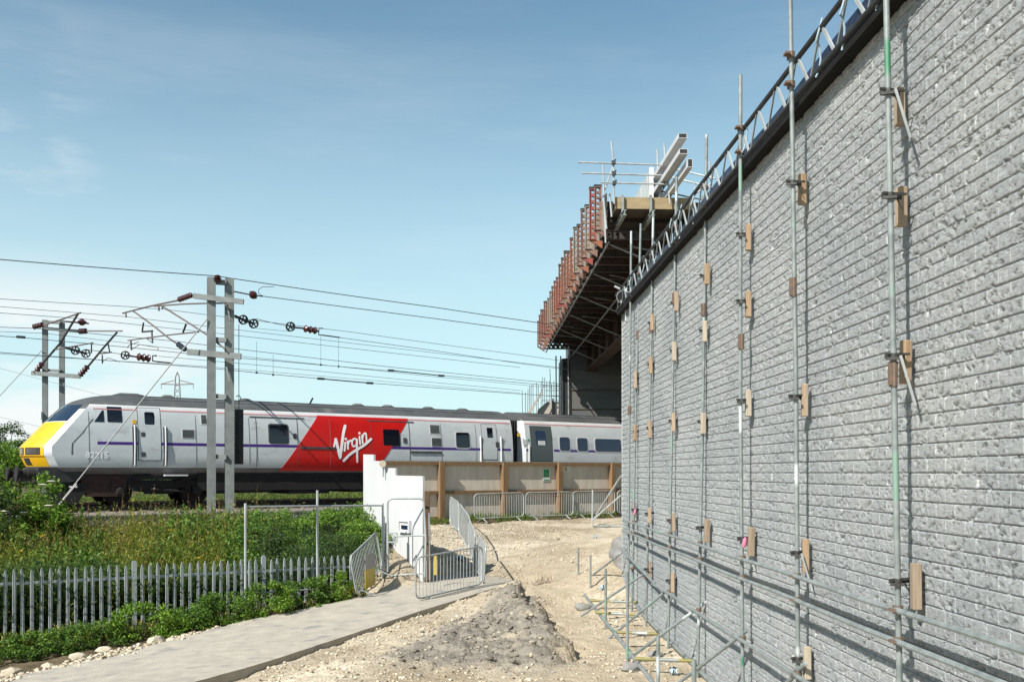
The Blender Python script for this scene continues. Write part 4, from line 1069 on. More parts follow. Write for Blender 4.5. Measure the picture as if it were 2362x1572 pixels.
def X1(px, py): return on_dir(px, py, MB1, CD)
def arm(pts, r, nm, par, mat='cant', fn=X1, n=8):
    mb = MB(); mb.tube([fn(*p) for p in pts], r, n); return mb.build(nm, M[mat], par, smooth=True)
def insul(p0, p1, nm, par, mat='insul', fn=X1, r=.10, k=5):
    prof = [(0,.03)]
    for i in range(k):
        a = (i+.15)/k; b = (i+.85)/k; prof += [(a, r*.62), ((a+b)/2, r), (b, r*.62)]
    prof.append((1,.03)); mb = MB(); mb.lathe(fn(*p0), fn(*p1), prof, 14); return mb.build(nm, M[mat], par, smooth=True, angle=60)
ca = thing('cantilever_arm', X1(440,740), 'brown tubular two-track cantilever reaching left from the front catenary mast', 'cantilever')
arm([(283,722),(345,706),(413,692)], .034, 'top_tube', ca); insul((412,691),(442,680),'insulator',ca)
arm([(355,706),(420,701),(480,699),(520,699)], .028, 'stay_tube', ca)
arm([(374,706),(430,741),(478,772),(520,805)], .032, 'diagonal_tube', ca)
arm([(306,716),(350,748),(390,780),(412,795)], .032, 'diagonal_tube', ca); insul((410,793),(428,806),'insulator',ca,'insul_dk', k=4)
arm([(295,785),(345,778),(400,771),(458,765)], .026, 'registration_tube', ca)
for a_, b_ in (((331,744),(328,764)),((429,748),(422,767)),((302,783),(303,807)),((350,763),(352,790)),((290,722),(291,731)),((366,707),(367,716)),((308,716),(308,720)),((374,705),(375,711))):
    arm([a_, b_], .034, 'dropper_bracket', ca, 'black', n=6)
arm([(328,765),(352,763)], .035, 'steady_arm', ca, 'black', n=6)
arm([(303,806),(322,794),(365,802),(364,808)], .014, 'steady_arm', ca, 'black', n=5); arm([(338,780),(352,791)], .014, 'steady_arm', ca, 'black', n=5); arm([(294,802),(297,796),(320,788)], .014, 'steady_arm', ca, 'black', n=5)
# tensioning gear: pulleys, insulator string, yoke, and the stacked balance weight
def R1(px, py): return onplane(px, py, -2.75)
tg = thing('tensioning_gear', R1(620,748), 'spoked black pulley wheels and insulator string on the wire right of the front mast', 'tensioning gear')
def pulley(px, py, rpx, par, fn):
    c = fn(px, py); r = rpx/F*c.y; ax = NV; mb = MB()
    A = DV; B = Vector((0,0,1)); n = 22; vs = []; fs = []
    for ro, w in ((r*.78,-.04),(r,-.05),(r*.93,0),(r,.05),(r*.78,.04)):
        for j in range(n):
            q = 2*math.pi*j/n; vs.append(c+A*(ro*math.cos(q))+B*(ro*math.sin(q))+ax*w)
    for i in range(5):
        i2 = (i+1) % 5
        for j in range(n): fs.append((i*n+j, i*n+(j+1) % n, i2*n+(j+1) % n, i2*n+j))
    mb.add(vs, fs)
    for j in range(5):
        q = 2*math.pi*j/5+.3; mb.bar(c, c+A*(r*.85*math.cos(q))+B*(r*.85*math.sin(q)), .035, .035)
    mb.lathe(c-ax*.06, c+ax*.06, [(0,r*.22),(1,r*.22)], 12)
    mb.build('pulley_wheel', M['black'], par, fix=True)
pulley(561,737,11,tg,R1); pulley(585,746,11,tg,R1); pulley(670,753,11,tg,R1)
mb = MB(); mb.tube([R1(541,728), R1(561,737), R1(585,746)], .045, 8); mb.build('link_bar', M['black'], tg, smooth=True); mb = MB(); mb.tube([R1(672,754), R1(700,757)], .03, 6); mb.build('link_rod', M['black'], tg, smooth=True)
insul((700,757),(732,763),'insulator',tg,'insul',R1,.13,3)
mb = MB(); mb.tube([R1(732,763), R1(735,764)], .03, 6); mb.tube([R1(745,757), R1(736,757), R1(735,772), R1(747,773), R1(784,778)], .022, 6); mb.build('yoke', M['black'], tg)
mb = MB(); mb.tube([R1(590,735), R1(640,747), R1(668,752)], .010, 5); mb.tube([R1(590,757), R1(668,764)], .006, 4); mb.build('tension_rope', M['wire'], tg)
insul((578,686),(590,674),'insulator',tg,'insul',R1,.16,1)
mb = MB(); mb.tube([R1(540,672), R1(560,676), R1(580,680), R1(606,683)], .022, 6); mb.tube([R1(607,683), R1(596,676), R1(597,667), R1(606,661), R1(632,661)], .010, 5); mb.build('strain_link', M['black'], tg)
bwp = onplane(551, 1070, -2.5)
bw = thing('balance_weight', bwp, 'tall black ribbed stack of balance weights hanging beside the front catenary mast', 'balance weight')
top = onplane(551, 944, -2.5); hh = top.z-bwp.z; pr = []
for i in range(17): pr += [(i/17, .135), ((i+.12)/17, .15), ((i+.88)/17, .15), ((i+.97)/17, .135)]
mb = MB(); mb.lathe(bwp, top, pr+[(1,.13)], 20); mb.build('weight_stack', M['black'], bw, smooth=True, angle=30)
mb = MB(); mb.tube([top, top+Vector((0,0,.45)), onplane(551,748,-2.5)], .012, 5); mb.tube([top+Vector((0,0,.25)), top+Vector((.07,0,.38)), top+Vector((0,0,.48)), top+Vector((-.09,0,.42))], .016, 5); mb.build('hanger_rod', M['wire'], bw)
# second mast across the tracks
MB2 = P(121, 1000, 42.0); MB2.z = CZ-1.6
m2 = thing('catenary_mast', MB2, 'twin-legged grey steel catenary mast beyond the train nose at far left', 'catenary mast', 'railway catenary masts')
Hleg(98, 110, 738, 42.0, m2, MB2.z); Hleg(137, 149, 738, 42.3, m2, MB2.z)
for y in (742, 853): pl(106, y, 141, y+2, .2, .10, 42.1, 'tie_plate', m2)
pl(104, 757, 184, 764, .10, .12, 41.7, 'cross_channel', m2); pl(73, 860, 185, 868, .12, .17, 41.7, 'cross_channel', m2); mb = MB(); mb.box(P(95,958,41.8), (.09,.2,.32)); mb.build('signal_box', M['white_trim'], m2)
D2 = Vector((.95,-.31,0)); 
def X2(px, py): return on_dir(px, py, MB2+Vector((0,-.45,0)), D2)
def X3(px, py): return on_dir(px, py, MB2+Vector((0,-.6,0)), D2)
ca2 = thing('cantilever_arm', X2(140,790), 'pair of dark cantilever struts crossing the far left catenary mast', 'cantilever')
arm([(98,751),(186,721)], .035, 'top_tube', ca2, fn=X2); insul((76,754),(100,748),'insulator',ca2,'insul',X2,.12,4)
arm([(180,723),(140,790),(98,838)], .045, 'diagonal_tube', ca2, 'black', fn=X2); insul((98,836),(80,862),'insulator',ca2,'insul',X2,.13,4)
arm([(122,807),(160,800),(215,790)], .03, 'registration_tube', ca2, fn=X2); arm([(211,792),(211,814)], .03, 'dropper_bracket', ca2, 'black', fn=X2)
ca3 = thing('cantilever_arm', X3(230,810), 'long dark cantilever strut leaning right of the far left catenary mast', 'cantilever')
insul((182,764),(200,763),'insulator',ca3,'insul',X3,.12,4); arm([(198,763),(282,763)], .03, 'top_tube', ca3, fn=X3)
arm([(270,766),(240,800),(202,846)], .042, 'diagonal_tube', ca3, 'black', fn=X3); insul((203,844),(184,866),'insulator',ca3,'insul',X3,.13,4)
arm([(230,815),(257,812)], .03, 'steady_arm', ca3, 'black', fn=X3); arm([(249,790),(253,812)], .03, 'dropper_bracket', ca3, 'black', fn=X3); arm([(236,818),(236,838)], .03, 'dropper_bracket', ca3, 'black', fn=X3); arm([(236,834),(249,825),(276,834)], .014, 'steady_arm', ca3, 'black', fn=X3)
def R2(px, py): return onplane(px, py, 7.0)
tg2 = thing('tensioning_gear', R2(240,815), 'small black pulley wheels and insulator string on the wire by the far left mast', 'tensioning gear')
pulley(174,808,10,tg2,R2); pulley(198,815,10,tg2,R2); pulley(289,819,10,tg2,R2); insul((315,822),(348,827),'insulator',tg2,'insul',R2,.17,3)
mb = MB(); mb.tube([R2(150,801), R2(174,808), R2(198,815)], .05, 6); mb.build('link_bar', M['black'], tg2); mb = MB(); mb.tube([R2(290,819), R2(318,823)], .035, 6); mb.build('link_rod', M['black'], tg2)
mb = MB(); mb.tube([R2(362,820), R2(352,820), R2(352,832), R2(364,834), R2(396,837)], .03, 6); mb.build('yoke', M['black'], tg2); mb = MB(); mb.tube([R2(200,806), R2(288,817)], .012, 4); mb.build('tension_rope', M['wire'], tg2)
mb = MB(); mb.lathe(R2(189,750), R2(189,736), [(0,.06),(.5,.2),(1,.06)], 10); mb.tube([R2(150,741), R2(205,746)], .03, 6); mb.build('insulator', M['insul'], tg2, smooth=True)

# wires
WG = 'overhead railway wires'
def wire(pts, n, r, label, group=WG, sag=0.0, marks=(), mark_w=.03, double=None, droppers=None):
    q = [onplane(x, y, n) for x, y in pts]; out = []
    for i in range(len(q)-1):
        for t in np.linspace(0, 1, 8, endpoint=False):
            p = q[i].lerp(q[i+1], t); p = p-Vector((0,0,sag*4*t*(1-t))); out.append(p)
    out.append(q[-1]); mb = MB(); mb.tube(out, r, 6)
    if double:
        (xa, ya), (xb, yb) = double
        mb.tube([onplane(xa, ya, n), onplane(xb, yb, n)], r*2.1, 6)
    for x, y in marks:
        c = onplane(x, y, n); mb.box(c, (.28, .1, .08), AX)
    for (x, y0, y1) in (droppers or ()):
        mb.tube([onplane(x, y0, n), onplane(x, y1, n)], .006, 4); mb.box(onplane(x, y1, n), (.07,.05,.07), AX)
    o = mb.build('overhead_wire', M['wire'], smooth=True); tag(o, label, 'overhead wire', group); return o
wire([(-60,593),(497,636),(1000,708),(1445,772)], -2.7, .014, 'topmost overhead wire passing over the top of the front catenary mast', sag=.02)
wire([(606,683),(1000,734),(1445,794)], -2.7, .013, 'second highest overhead wire, starting at the round insulator right of the front mast')
wire([(-60,685),(300,707),(378,713),(800,764),(1200,818),(1445,852)], 2.0, .009, 'thin overhead wire hung from the hook midway along the front cantilever', sag=.01)
wire([(-60,702),(290,730),(800,790),(1200,836),(1445,866)], 4.8, .009, 'thin overhead wire hung from the tip of the front cantilever')
wire([(-60,717),(190,735),(480,766),(1200,847)], 7.0, .010, 'overhead wire passing just above the far left mast and its cross channel')
wire([(-60,752),(80,757),(400,786),(560,806),(900,846),(1200,876),(1445,900)], 1.4, .010, 'overhead wire passing behind the lower ties of the front mast')
wire([(-60,762),(100,768),(480,813),(1000,868),(1445,910)], 4.8, .008, 'thin overhead wire crossing behind the lower cross channel of the front mast')
wire([(-60,770),(60,779),(300,801),(480,820),(600,829),(900,855),(1015,865),(1445,905)], 3.4, .011, 'overhead contact wire with a thick dark clamped length above the middle of the red panel', marks=((48,777),(902,854),(1018,866)), double=((902,854),(1018,866)), droppers=((740,775,841),(781,778,845)))
wire([(-60,808),(480,848),(630,863),(740,873),(853,883),(1200,908),(1320,916)], 1.4, .011, 'lowest overhead contact wire with a thick dark clamped length above the first luggage window', marks=((740,873),(853,883)), double=((740,873),(853,883)), droppers=((592,788,859),(630,817,864)))
wire([(-60,812),(480,845),(850,876),(1200,906)], 3.0, .007, 'thin overhead wire running just above the lowest contact wire')
wire([(747,773),(1000,808),(1200,838),(1310,852)], -2.7, .009, 'overhead wire starting at the yoke of the near insulator string')
wire([(366,821),(600,842),(900,872),(1200,900)], 7.0, .009, 'overhead wire starting at the yoke of the far left insulator string')
for i, (pts, lab) in enumerate((([(0,850),(160,905)], 'faint high voltage line, upper of the pair behind the far left mast'), ([(0,965),(95,992)], 'faint high voltage line low over the trees at far left'))):
    a = P(pts[0][0]-90, pts[0][1]-25, 150); b = P(pts[1][0]+200, pts[1][1]+40, 200); mb = MB(); mb.tube([a.lerp(b,t) for t in np.linspace(0,1,6)], .022, 4); o = mb.build('power_line', M['guy']); tag(o, lab, 'power line', 'distant power lines')
def guy(a, b, label, r=.017, knot=None):
    mb = MB(); mb.tube([a, b], r, 6)
    if knot is not None: mb.bar(knot-Vector((.12,0,0.02)), knot+Vector((.12,0,-.02)), .05, .05)
    o = mb.build('guy_wire', M['guy'], smooth=True); tag(o, label, 'guy wire', 'mast guy wires')
ga, gb = P(478, 735, 31.8), P(128, 1172, 29.3)
guy(ga, gb, 'steel guy wire slanting across the train nose down from the front mast', .019, ga.lerp(gb, .89))
guy(ga.lerp(gb,.88)+Vector((0.05,0,0)), P(95,1212,28.9), 'short lower twin of the slanting guy wire, by the rail')
guy(P(98,806,41.8), P(-40,955,42.5), 'steel guy wire slanting left from the far left mast')
# ------------------------------------------------------------------ bridge under construction
BE = Vector((-.0417, .9991, 0)); BX = Vector((.9991, .0417, 0)); ZU = Vector((0,0,1))
YN, YF = 28.0, 52.0
def B(t, x, z):        # t metres along the deck from its near end, x metres in from the edge, z relative to eye level
    p = Vector((2.41, YN, 0))+BE*t+BX*x; return Vector((p.x, p.y, CZ+z-.0113*t))
AB = (BX, BE, ZU)
br = thing('road_bridge', B(12, 4, 6.8), 'unfinished road bridge deck with rusty perforated edge formwork spanning the railway', 'bridge')
LB = 24.2
mb = MB()
def dbox(mb, t0, t1, x0, x1, z0, z1, mi=0):
    pr = [B(t0,x0,z0), B(t0,x1,z0), B(t0,x1,z1), B(t0,x0,z1)]; mb.prism(pr, BE*(t1-t0)+Vector((0,0,-.0113*(t1-t0))), mi)
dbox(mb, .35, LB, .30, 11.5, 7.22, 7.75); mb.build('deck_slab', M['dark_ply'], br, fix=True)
mb = MB(); dbox(mb, .2, LB, .27, .30, 6.95, 7.95); mb.build('edge_form', M['soldier_grey'], br, fix=True)
def perforated(mb, o, ax, w, h, nh, r, th):
    """upright plate with nh round holes: o is the bottom centre, ax = (width, thickness, height) axes"""
    A, T_, Z_ = ax; cell = h/nh
    for sgn in (-.5, .5):
        for i in range(nh):
            zc = (i+.5)*cell; c = o+Z_*zc+T_*(th*sgn); sq = []; ci = []; k = 12
            for j in range(k):
                q = 2*math.pi*(j+.5)/k; cx, cy = math.cos(q), math.sin(q); f = 1/max(abs(cx)/(w/2), abs(cy)/(cell/2))
                sq.append(c+A*(cx*f)+Z_*(cy*f)); ci.append(c+A*(cx*r)+Z_*(cy*r))
            mb.add(sq+ci, [(j, (j+1) % k, k+(j+1) % k, k+j) for j in range(k)])
    for s in (-w/2, w/2):
        mb.box(o+A*(s-.008*(1 if s > 0 else -1))+Z_*(h/2), (.016, th*1.6, h), ax)
    for zz in (.01, h-.01): mb.box(o+Z_*zz, (w, th*1.5, .02), ax)
SCOL = ['soldier_brown','soldier_red','soldier_grey','soldier_brown','soldier_brown','soldier_grey','soldier_orange','soldier_orange','soldier_brown','soldier_orange','soldier_brown','soldier_red','soldier_orange','soldier_brown','soldier_grey','soldier_grey','soldier_orange','soldier_brown','soldier_red','soldier_brown','soldier_orange','soldier_brown']
for i in range(22):
    t = .1+i*1.14; c = SCOL[i]; hgt = random.choice((1.22,1.3,1.42,1.5)) if i else 1.22
    z0_ = 6.86; mb = MB(); perforated(mb, B(t, .02, z0_), AB, .20, hgt, 8, .052, .10)
    so = mb.build('formwork_soldier', M[c], br)
    mb = MB(); mb.prism([B(t-.04,-.06,z0_-.02), B(t-.04,.30,z0_-.02), B(t-.04,.30,z0_-.24)], BE*.09); mb.build('toe_bracket', M['soldier_red' if i % 7 == 3 else 'soldier_orange' if i % 3 == 1 else 'soldier_brown'], so, fix=True)
    mb = MB(); mb.box(B(t,.02,z0_+hgt+.03), (.22,.13,.06), AB); mb.build('end_cap', M['black'], so)
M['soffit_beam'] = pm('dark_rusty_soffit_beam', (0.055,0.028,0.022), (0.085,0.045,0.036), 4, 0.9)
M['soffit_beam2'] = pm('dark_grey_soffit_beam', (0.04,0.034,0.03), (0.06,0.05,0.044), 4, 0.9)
# transverse formwork beams under the cantilever
for i in range(22):
    t = .3+i*1.1; mb = MB(); o = B(t, .25, 6.78)
    # beam lies along BX: width axis vertical
    perforated(mb, o, (ZU, BE, BX), .24, 2.3, 10, .045, .09)
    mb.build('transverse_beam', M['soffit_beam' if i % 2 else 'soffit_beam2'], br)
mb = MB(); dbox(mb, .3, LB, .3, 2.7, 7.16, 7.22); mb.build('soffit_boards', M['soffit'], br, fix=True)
for x, z in ((.38, 6.60), (1.75, 6.42)):
    mb = MB(); mb.tube([B(.4 if x < 1 else 4, x, z), B(LB, x, z)], .03, 8); mb.build('soffit_tube', M['galv_dull'], br, smooth=True)
for i in range(6):
    t = .9+i*4.0; mb = MB(); mb.tube([B(t, 2.7, 5.75), B(t+.1, .5, 6.68)], .028, 6); mb.tube([B(t+1.1, 2.6, 6.6), B(t-.3, 1.0, 6.55)], .022, 6); mb.build('soffit_strut', M['galv_dull'], br, smooth=True)
for x in (2.75, 5.6, 8.6):
    mb = MB(); dbox(mb, 1.5, LB, x-.30, x+.30, 5.62, 5.67); dbox(mb, 1.5, LB, x-.012, x+.012, 5.67, 7.12); dbox(mb, 1.5, LB, x-.25, x+.25, 7.12, 7.17)
    for t in np.arange(3, 24, 2.6): dbox(mb, t, t+.02, x-.22, x+.22, 5.67, 7.1)
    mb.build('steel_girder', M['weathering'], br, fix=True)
# near-end working platform
mb = MB(); dbox(mb, -.55, -.50, .42, 2.62, 7.30, 7.62); dbox(mb, -.55, -.50, 3.05, 4.75, 7.05, 7.52); mb.build('fascia_board', M['ply'], br, fix=True)
mb = MB(); dbox(mb, -.5, .4, .42, 2.7, 7.26, 7.32); mb.build('platform_boards', M['dark_ply'], br, fix=True)
for x in (.62, 1.40, 2.12, 2.85):
    mb = MB(); a = B(-1.25, x, 7.60); b = B(.5, x, 7.02)
    dbox(mb, -1.0, .6, x-.05, x+.05, 7.13, 7.15); dbox(mb, -1.0, .6, x-.012, x+.012, 7.02, 7.13); dbox(mb, -1.0, .6, x-.05, x+.05, 7.0, 7.02)
    mb.bar(B(-.62, x, 7.66), B(-.62, x, 7.0), .07, .05); mb.build('platform_joist', M['galv_dull'], br, fix=True)
mb = MB(); dbox(mb, .5, 3.0, 2.75, 9, 3.0, 7.1); 
# near abutment
na = thing('near_abutment', B(2.2, 6, 3), 'pale concrete abutment behind the far top end of the block wall, carrying the bridge', 'abutment')
mb = MB(); dbox(mb, .9, 3.4, 3.0, 13, -4.5, 6.2); mb.build('abutment_wall', M['conc'], na, fix=True)
for k in range(3):
    mb = MB(); x = 3.25+k*.42; mb.bar(B(.55, x, 7.0), B(.5, x+.55, 5.9), .09, .18); mb.build('prop_channel', M['galv'] if k != 1 else M['alu'], na)
mb = MB(); perforated(mb, B(.3, 2.62, 5.7), AB, .22, 1.0, 6, .055, .1); mb.build('end_soldier', M['soldier_brown'], na)
mb = MB(); mb.bar(B(.0,2.98,5.0), B(.0,2.98,7.0), .2, .1); mb.build('corner_post', M['conc'], na)
# guard rails on the deck end
gs = thing('deck_guard_rail', B(-.4, 1.2, 7.6), 'scaffold tube guard rail round the near end of the bridge deck', 'guard rail')
def gt(name, pts, r=.0245, mat='galv'):
    mb = MB(); mb.tube(pts, r, 8); mb.build(name, M[mat], gs, smooth=True)
Yd = 27.4
gt('standard', [P(1417,470,Yd), P(1415,375,Yd), P(1410,326,Yd)]); gt('standard', [P(1397,560,Yd+.6), P(1391,380,Yd+.6)]); gt('standard', [P(1545,470,Yd), P(1537,360,Yd)])
gt('standard', [P(1518,440,Yd+2), P(1516,345,Yd+2)]); gt('standard', [P(1535,400,Yd+2.5), P(1532,330,Yd+2.5)]); gt('standard', [P(1411,500,Yd+.2), P(1406,445,Yd+.2)]); gt('standard', [P(1399,528,Yd+.4), P(1392,452,Yd+.4)], .03)
gt('rail', [P(1333,374,Yd-.05), P(1540,381,Yd-.05)]); gt('rail', [P(1342,399,Yd-.05), P(1540,405,Yd-.05)]); gt('rail', [P(1386,421,Yd-.05), P(1541,425,Yd-.05)])
gt('brace', [P(1396,437,Yd+.2), P(1413,386,Yd+1.2)]); gt('brace', [P(1527,440,Yd), P(1552,345,Yd+.1)], .022, 'clamp'); gt('brace', [P(1534,410,Yd), P(1550,368,Yd+.2)], .022, 'clamp')
gt('rail', [P(1560,390,Yd+1.2), P(1650,412,Yd+.4)]); gt('rail', [P(1545,408,Yd+1.2), P(1650,434,Yd+.4)]); gt('rail', [P(1525,441,Yd+.8), P(1665,470,Yd+.2)], .02, 'clamp')
gt('standard', [P(1636,372,Yd+.6), P(1643,452,Yd+.6)]); gt('standard', [P(1601,420,Yd+.7), P(1603,452,Yd+.7)]); gt('brace', [P(1602,448,Yd+.6), P(1640,424,Yd+.6)])
for x, y in ((1415,375),(1416,400),(1417,422),(1538,381),(1540,405)):
    mb = MB(); mb.box(P(x,y,Yd-.04), (.10,.10,.10)); mb.bar(P(x,y,Yd), P(x+5,y-7,Yd-.1), .03,.03); mb.build('coupler', M['clamp'], gs)
# parapet sheet
ps = thing('parapet_sheet', B(3, 1.65, 7.75), 'row of pale corrugated parapet sheets standing on the bridge deck', 'parapet')
mb = MB(); rows = [[], []]
for i in range(81):
    t = .6+i*.06; x = 1.62+.03*(1 if (i//2) % 2 else -1)
    rows[0].append(B(t, x, 7.72)); rows[1].append(B(t, x, 8.75))
mb.grid(rows); mb.build('corrugated_sheet', M['galv'], ps)
mb = MB(); mb.bar(B(.5, 1.62, 7.7), B(.5, 1.62, 8.78), .12, .10); mb.bar(B(.3, 1.85, 7.7), B(.3, 1.9, 8.78), .12, .10); mb.build('end_post', M['white_trim'], ps)
# three long box beams sticking out toward the site
for i, (px, py, w, h, lab) in enumerate(((1575,313,.205,.115,'uppermost of three pale box beams jutting from the bridge deck'),(1577,349,.205,.115,'middle of three pale box beams jutting from the bridge deck'),(1592,376,.12,.20,'lowest of three pale box beams jutting from the bridge deck, standing on edge'))):
    a = P(px, py, 25.0); L_ = 4.2; b = a+BE*L_
    bt = thing('box_beam', a, lab, 'box beam', 'box beams jutting from the bridge deck')
    mb = MB(); t_ = .012
    for dx, dz, ww, hh in ((0,h/2,w,t_),(0,-h/2,w,t_),(w/2,0,t_,h),(-w/2,0,t_,h)):
        mb.box((a+b)/2+BX*dx+ZU*dz, (ww+t_ if hh == t_ else t_, L_, hh+(0 if hh == t_ else -t_)), AB)
    mb.build('beam_box', M['white_paint'], bt)
    mb = MB(); mb.box(a+BE*.02, (w-.02, .02, h-.02), AB); mb.build('end_plug', M['black'], bt)
# far abutment
fa = thing('far_abutment', B(24.3, 4, 2), 'dark stained abutment wall under the far end of the bridge, beyond the coach', 'abutment')
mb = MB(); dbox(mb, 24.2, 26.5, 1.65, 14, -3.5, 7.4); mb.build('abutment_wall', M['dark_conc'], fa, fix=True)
mb = MB(); dbox(mb, 24.25, 26.4, 1.25, 1.62, 2.6, 6.3); mb.build('edge_netting', M['black'], fa, fix=True)
for z in (4.6, 3.6, 2.9, 1.6):
    mb = MB(); dbox(mb, 24.16, 24.198, 1.7, 13, z, z+.05); mb.build('shutter_joint', M['dark_ply'], fa, fix=True)
for x in (1.60, .95, 1.2):
    mb = MB(); mb.tube([B(24.05, x, -3), B(24.05, x-.05, 6.4)], .035, 8); mb.build('edge_tube', M['galv_dull'] if x > 1.5 else M['wire'], fa, smooth=True)
# half-built pier with rebar
hp = thing('half_built_pier', P(1278,945,60), 'half-built pale concrete pier with starter bars beyond the coach roof', 'pier')
Yp = 60.0
mb = MB(); mb.prism([P(1235,1000,Yp), P(1241,944,Yp), P(1262,926,Yp), P(1320,926,Yp), P(1320,1000,Yp)], (0,2,0)); mb.build('concrete_base', M['conc'], hp, fix=True)
mb = MB(); mb.prism([P(1215,955,Yp-.5), P(1222,955,Yp-.5), P(1252,906,Yp-.5), P(1250,899,Yp-.5)], (0,.4,0)); mb.build('sloping_formwork', M['conc'], hp, fix=True)
for i in range(16):
    x = 1205+i*5.2+random.uniform(-2,2); t_ = 905-(i*3.4 if i < 9 else 28-(i-9)*1)+random.uniform(-8,8)
    mb = MB(); mb.tube([P(x,958,Yp+.6), P(x+random.uniform(-1,1),t_,Yp+.6)], .018, 4); mb.build('rebar', M['cant'], hp)
for (x0,y0),(x1,y1) in (((1252,889),(1308,889)),((1256,900),(1308,900)),((1262,912),(1308,912)),((1250,923),(1320,923)),((1268,851),(1272,926)),((1238,925),(1254,889))):
    mb = MB(); mb.tube([P(x0,y0,Yp-.8), P(x1,y1,Yp-.8)], .03, 5); mb.build('scaffold_tube', M['galv_dull'], hp)
mb = MB(); mb.box(P(1275,950,Yp-.1), (.12,.12,1.6)); mb.build('edge_post', M['under'], hp)

# ------------------------------------------------------------------ hoarding
HD = Vector((.812,.584,0)); HN = Vector((.584,-.812,0))     # HN points to the site
def H(t, o, z): p = Vector((-2.64,36.0,0))+HD*t+HN*o; return Vector((p.x, p.y, CZ+z))
ho = thing('timber_hoarding', H(4, 0, -1.74), 'brown timber and board hoarding between the site and the railway', 'hoarding')
AXH = (HD, HN, ZU)
def hx(px): k = (px-HX)/F; return (k*36.0+2.64)/(.812-k*.584)
ptx = [hx(p) for p in (1014,1159,1286,1408,1520)]
edges = [hx(862)]+ptx+[ptx[-1]+6]
for i in range(len(edges)-1):
    mb = MB(); c = (edges[i]+edges[i+1])/2; mb.box(H(c, -.02, -.70), (edges[i+1]-edges[i]-.006, .024, 2.14), AXH); mb.build('board_panel', M['board'], ho)
    a, b = edges[i]+(.09 if i else 0), edges[i+1]-.09
    mb = MB(); mb.box(H((a+b)/2, .065, .345), (b-a, .13, .10), AXH); mb.build('top_rail', M['timber'], ho)
    mb = MB(); mb.box(H((a+b)/2, .055, -.70), (b-a, .11, .10), AXH); mb.build('middle_rail', M['timber'], ho)
    if i == 0: mb = MB(); mb.box(H((a+b)/2, .03, -1.64), (b-a, .07, .12), AXH); mb.build('kick_board', M['timber'], ho)
mb = MB(); mb.box(H((edges[0]+edges[-1])/2, .02, .41), (edges[-1]-edges[0], .2, .025), AXH); mb.build('capping', M['timber_grey'], ho)
for t in ptx:
    mb = MB(); mb.box(H(t, .12, -.72), (.21, .20, 2.25), AXH); mb.build('post', M['timber'], ho)
def sign_on(px0, py0, px1, py1, name, label, cat, mats):
    t0, t1 = hx(px0), hx(px1); Yc = (H((t0+t1)/2, 0, 0)).y; z1, z0_ = (HY-py0)/F*Yc, (HY-py1)/F*Yc
    s = thing(name, H((t0+t1)/2, .01, z0_), label, cat)
    mb = MB(); mb.box(H((t0+t1)/2, .005, (z0_+z1)/2), (t1-t0, .012, z1-z0_), AXH); mb.build('backing', M['white_trim'], s)
    for (fx0, fx1, fz0, fz1, mt, nm) in mats:
        mb = MB(); mb.box(H(t0+(t1-t0)*(fx0+fx1)/2, .0125, z0_+(z1-z0_)*(fz0+fz1)/2), ((t1-t0)*(fx1-fx0), .004, (z1-z0_)*(fz1-fz0)), AXH); mb.build(nm, M[mt], s)
    return s
sign_on(1252,1080,1268,1109,'safety_sign','green and white safety notice fixed to the brown hoarding','sign',[(.1,.9,.32,.94,'green_sign','green_field'),(.1,.9,.05,.13,'green_sign','green_band')]+[(.2,.8,.40+.09*i,.43+.09*i,'white_trim','text_line') for i in range(6)])
sign_on(1298,1074,1313,1088,'warning_sign','small white sign with yellow symbol at the top of the hoarding','sign',[(.3,.65,.15,.85,'yellow_sign','symbol_patch'),(.42,.52,.3,.7,'black','symbol')])
# white stepped hoarding
wl = thing('white_hoarding', V(4.56-.28*28, 28, -2.3), 'white painted hoarding stepping down beside the railway to the gate', 'hoarding')
def WX(Y): return 15.2-.724*Y
def wy(px): return 15.2/((px-HX)/F+.724)
steps = [(838,862,1047),(862,880,1062),(880,912,1078),(912,975,1096)]
tops = []
for i, (xa, xb, yt) in enumerate(steps):
    Ya, Yb = wy(xa), wy(xb); zt = (HY-yt)/F*(Ya+Yb)/2
    tops += [Vector((WX(Ya), Ya, CZ+zt)), Vector((WX(Yb), Yb, CZ+zt-.012))]
yy = np.linspace(wy(838), wy(975), 16)
bot = [Vector((WX(y), y, ground_z(WX(y)-.15, y)-.12)) for y in yy[::-1]]
mb = MB(); mb.prism(tops+bot, Vector((.045,.032,0))); mb.build('panel', M['white_paint'], wl, fix=True)
# rear timbers at the near end of the white hoarding
mb = MB(); b = Vector((WX(24)+.13, 23.98, CZ-2.65)); mb.box(b+Vector((0,0,1.1)), (.12,.10,2.2)); mb.build('end_post', M['timber_dark'], wl)
mb = MB(); b = Vector((WX(24.2)+.26, 24.2, CZ-2.6)); mb.box(b+Vector((0,0,1.0)), (.07,.10,2.0)); mb.build('end_post', M['timber_grey'], wl)
wb = thing('meter_box', P(937,1214,25.6), 'small white framed box with dark opening on the white hoarding by the gate', 'meter box')
Yc = wy(937); c = Vector((WX(Yc)-.02, Yc, CZ+(HY-1213)/F*Yc)); WD = Vector((.5865,-.81,0)); WN = Vector((-.81,-.5865,0)); AXW = (WD, WN, ZU)
wk = 28/F*Yc/ (abs(WD.x+ .0)*1+.11*.963)*1.0
for dx, dz, w_, h_ in ((0,.135,.54,.04),(0,-.135,.54,.04),(.25,0,.04,.23),(-.25,0,.04,.23)):
    mb = MB(); mb.box(c+WD*dx+ZU*dz+WN*.03, (w_,.07,h_), AXW); mb.build('frame', M['silver_lt'], wb)
mb = MB(); mb.box(c+WN*.012, (.46,.02,.23), AXW); mb.build('recess_panel', M['white_trim'], wb)
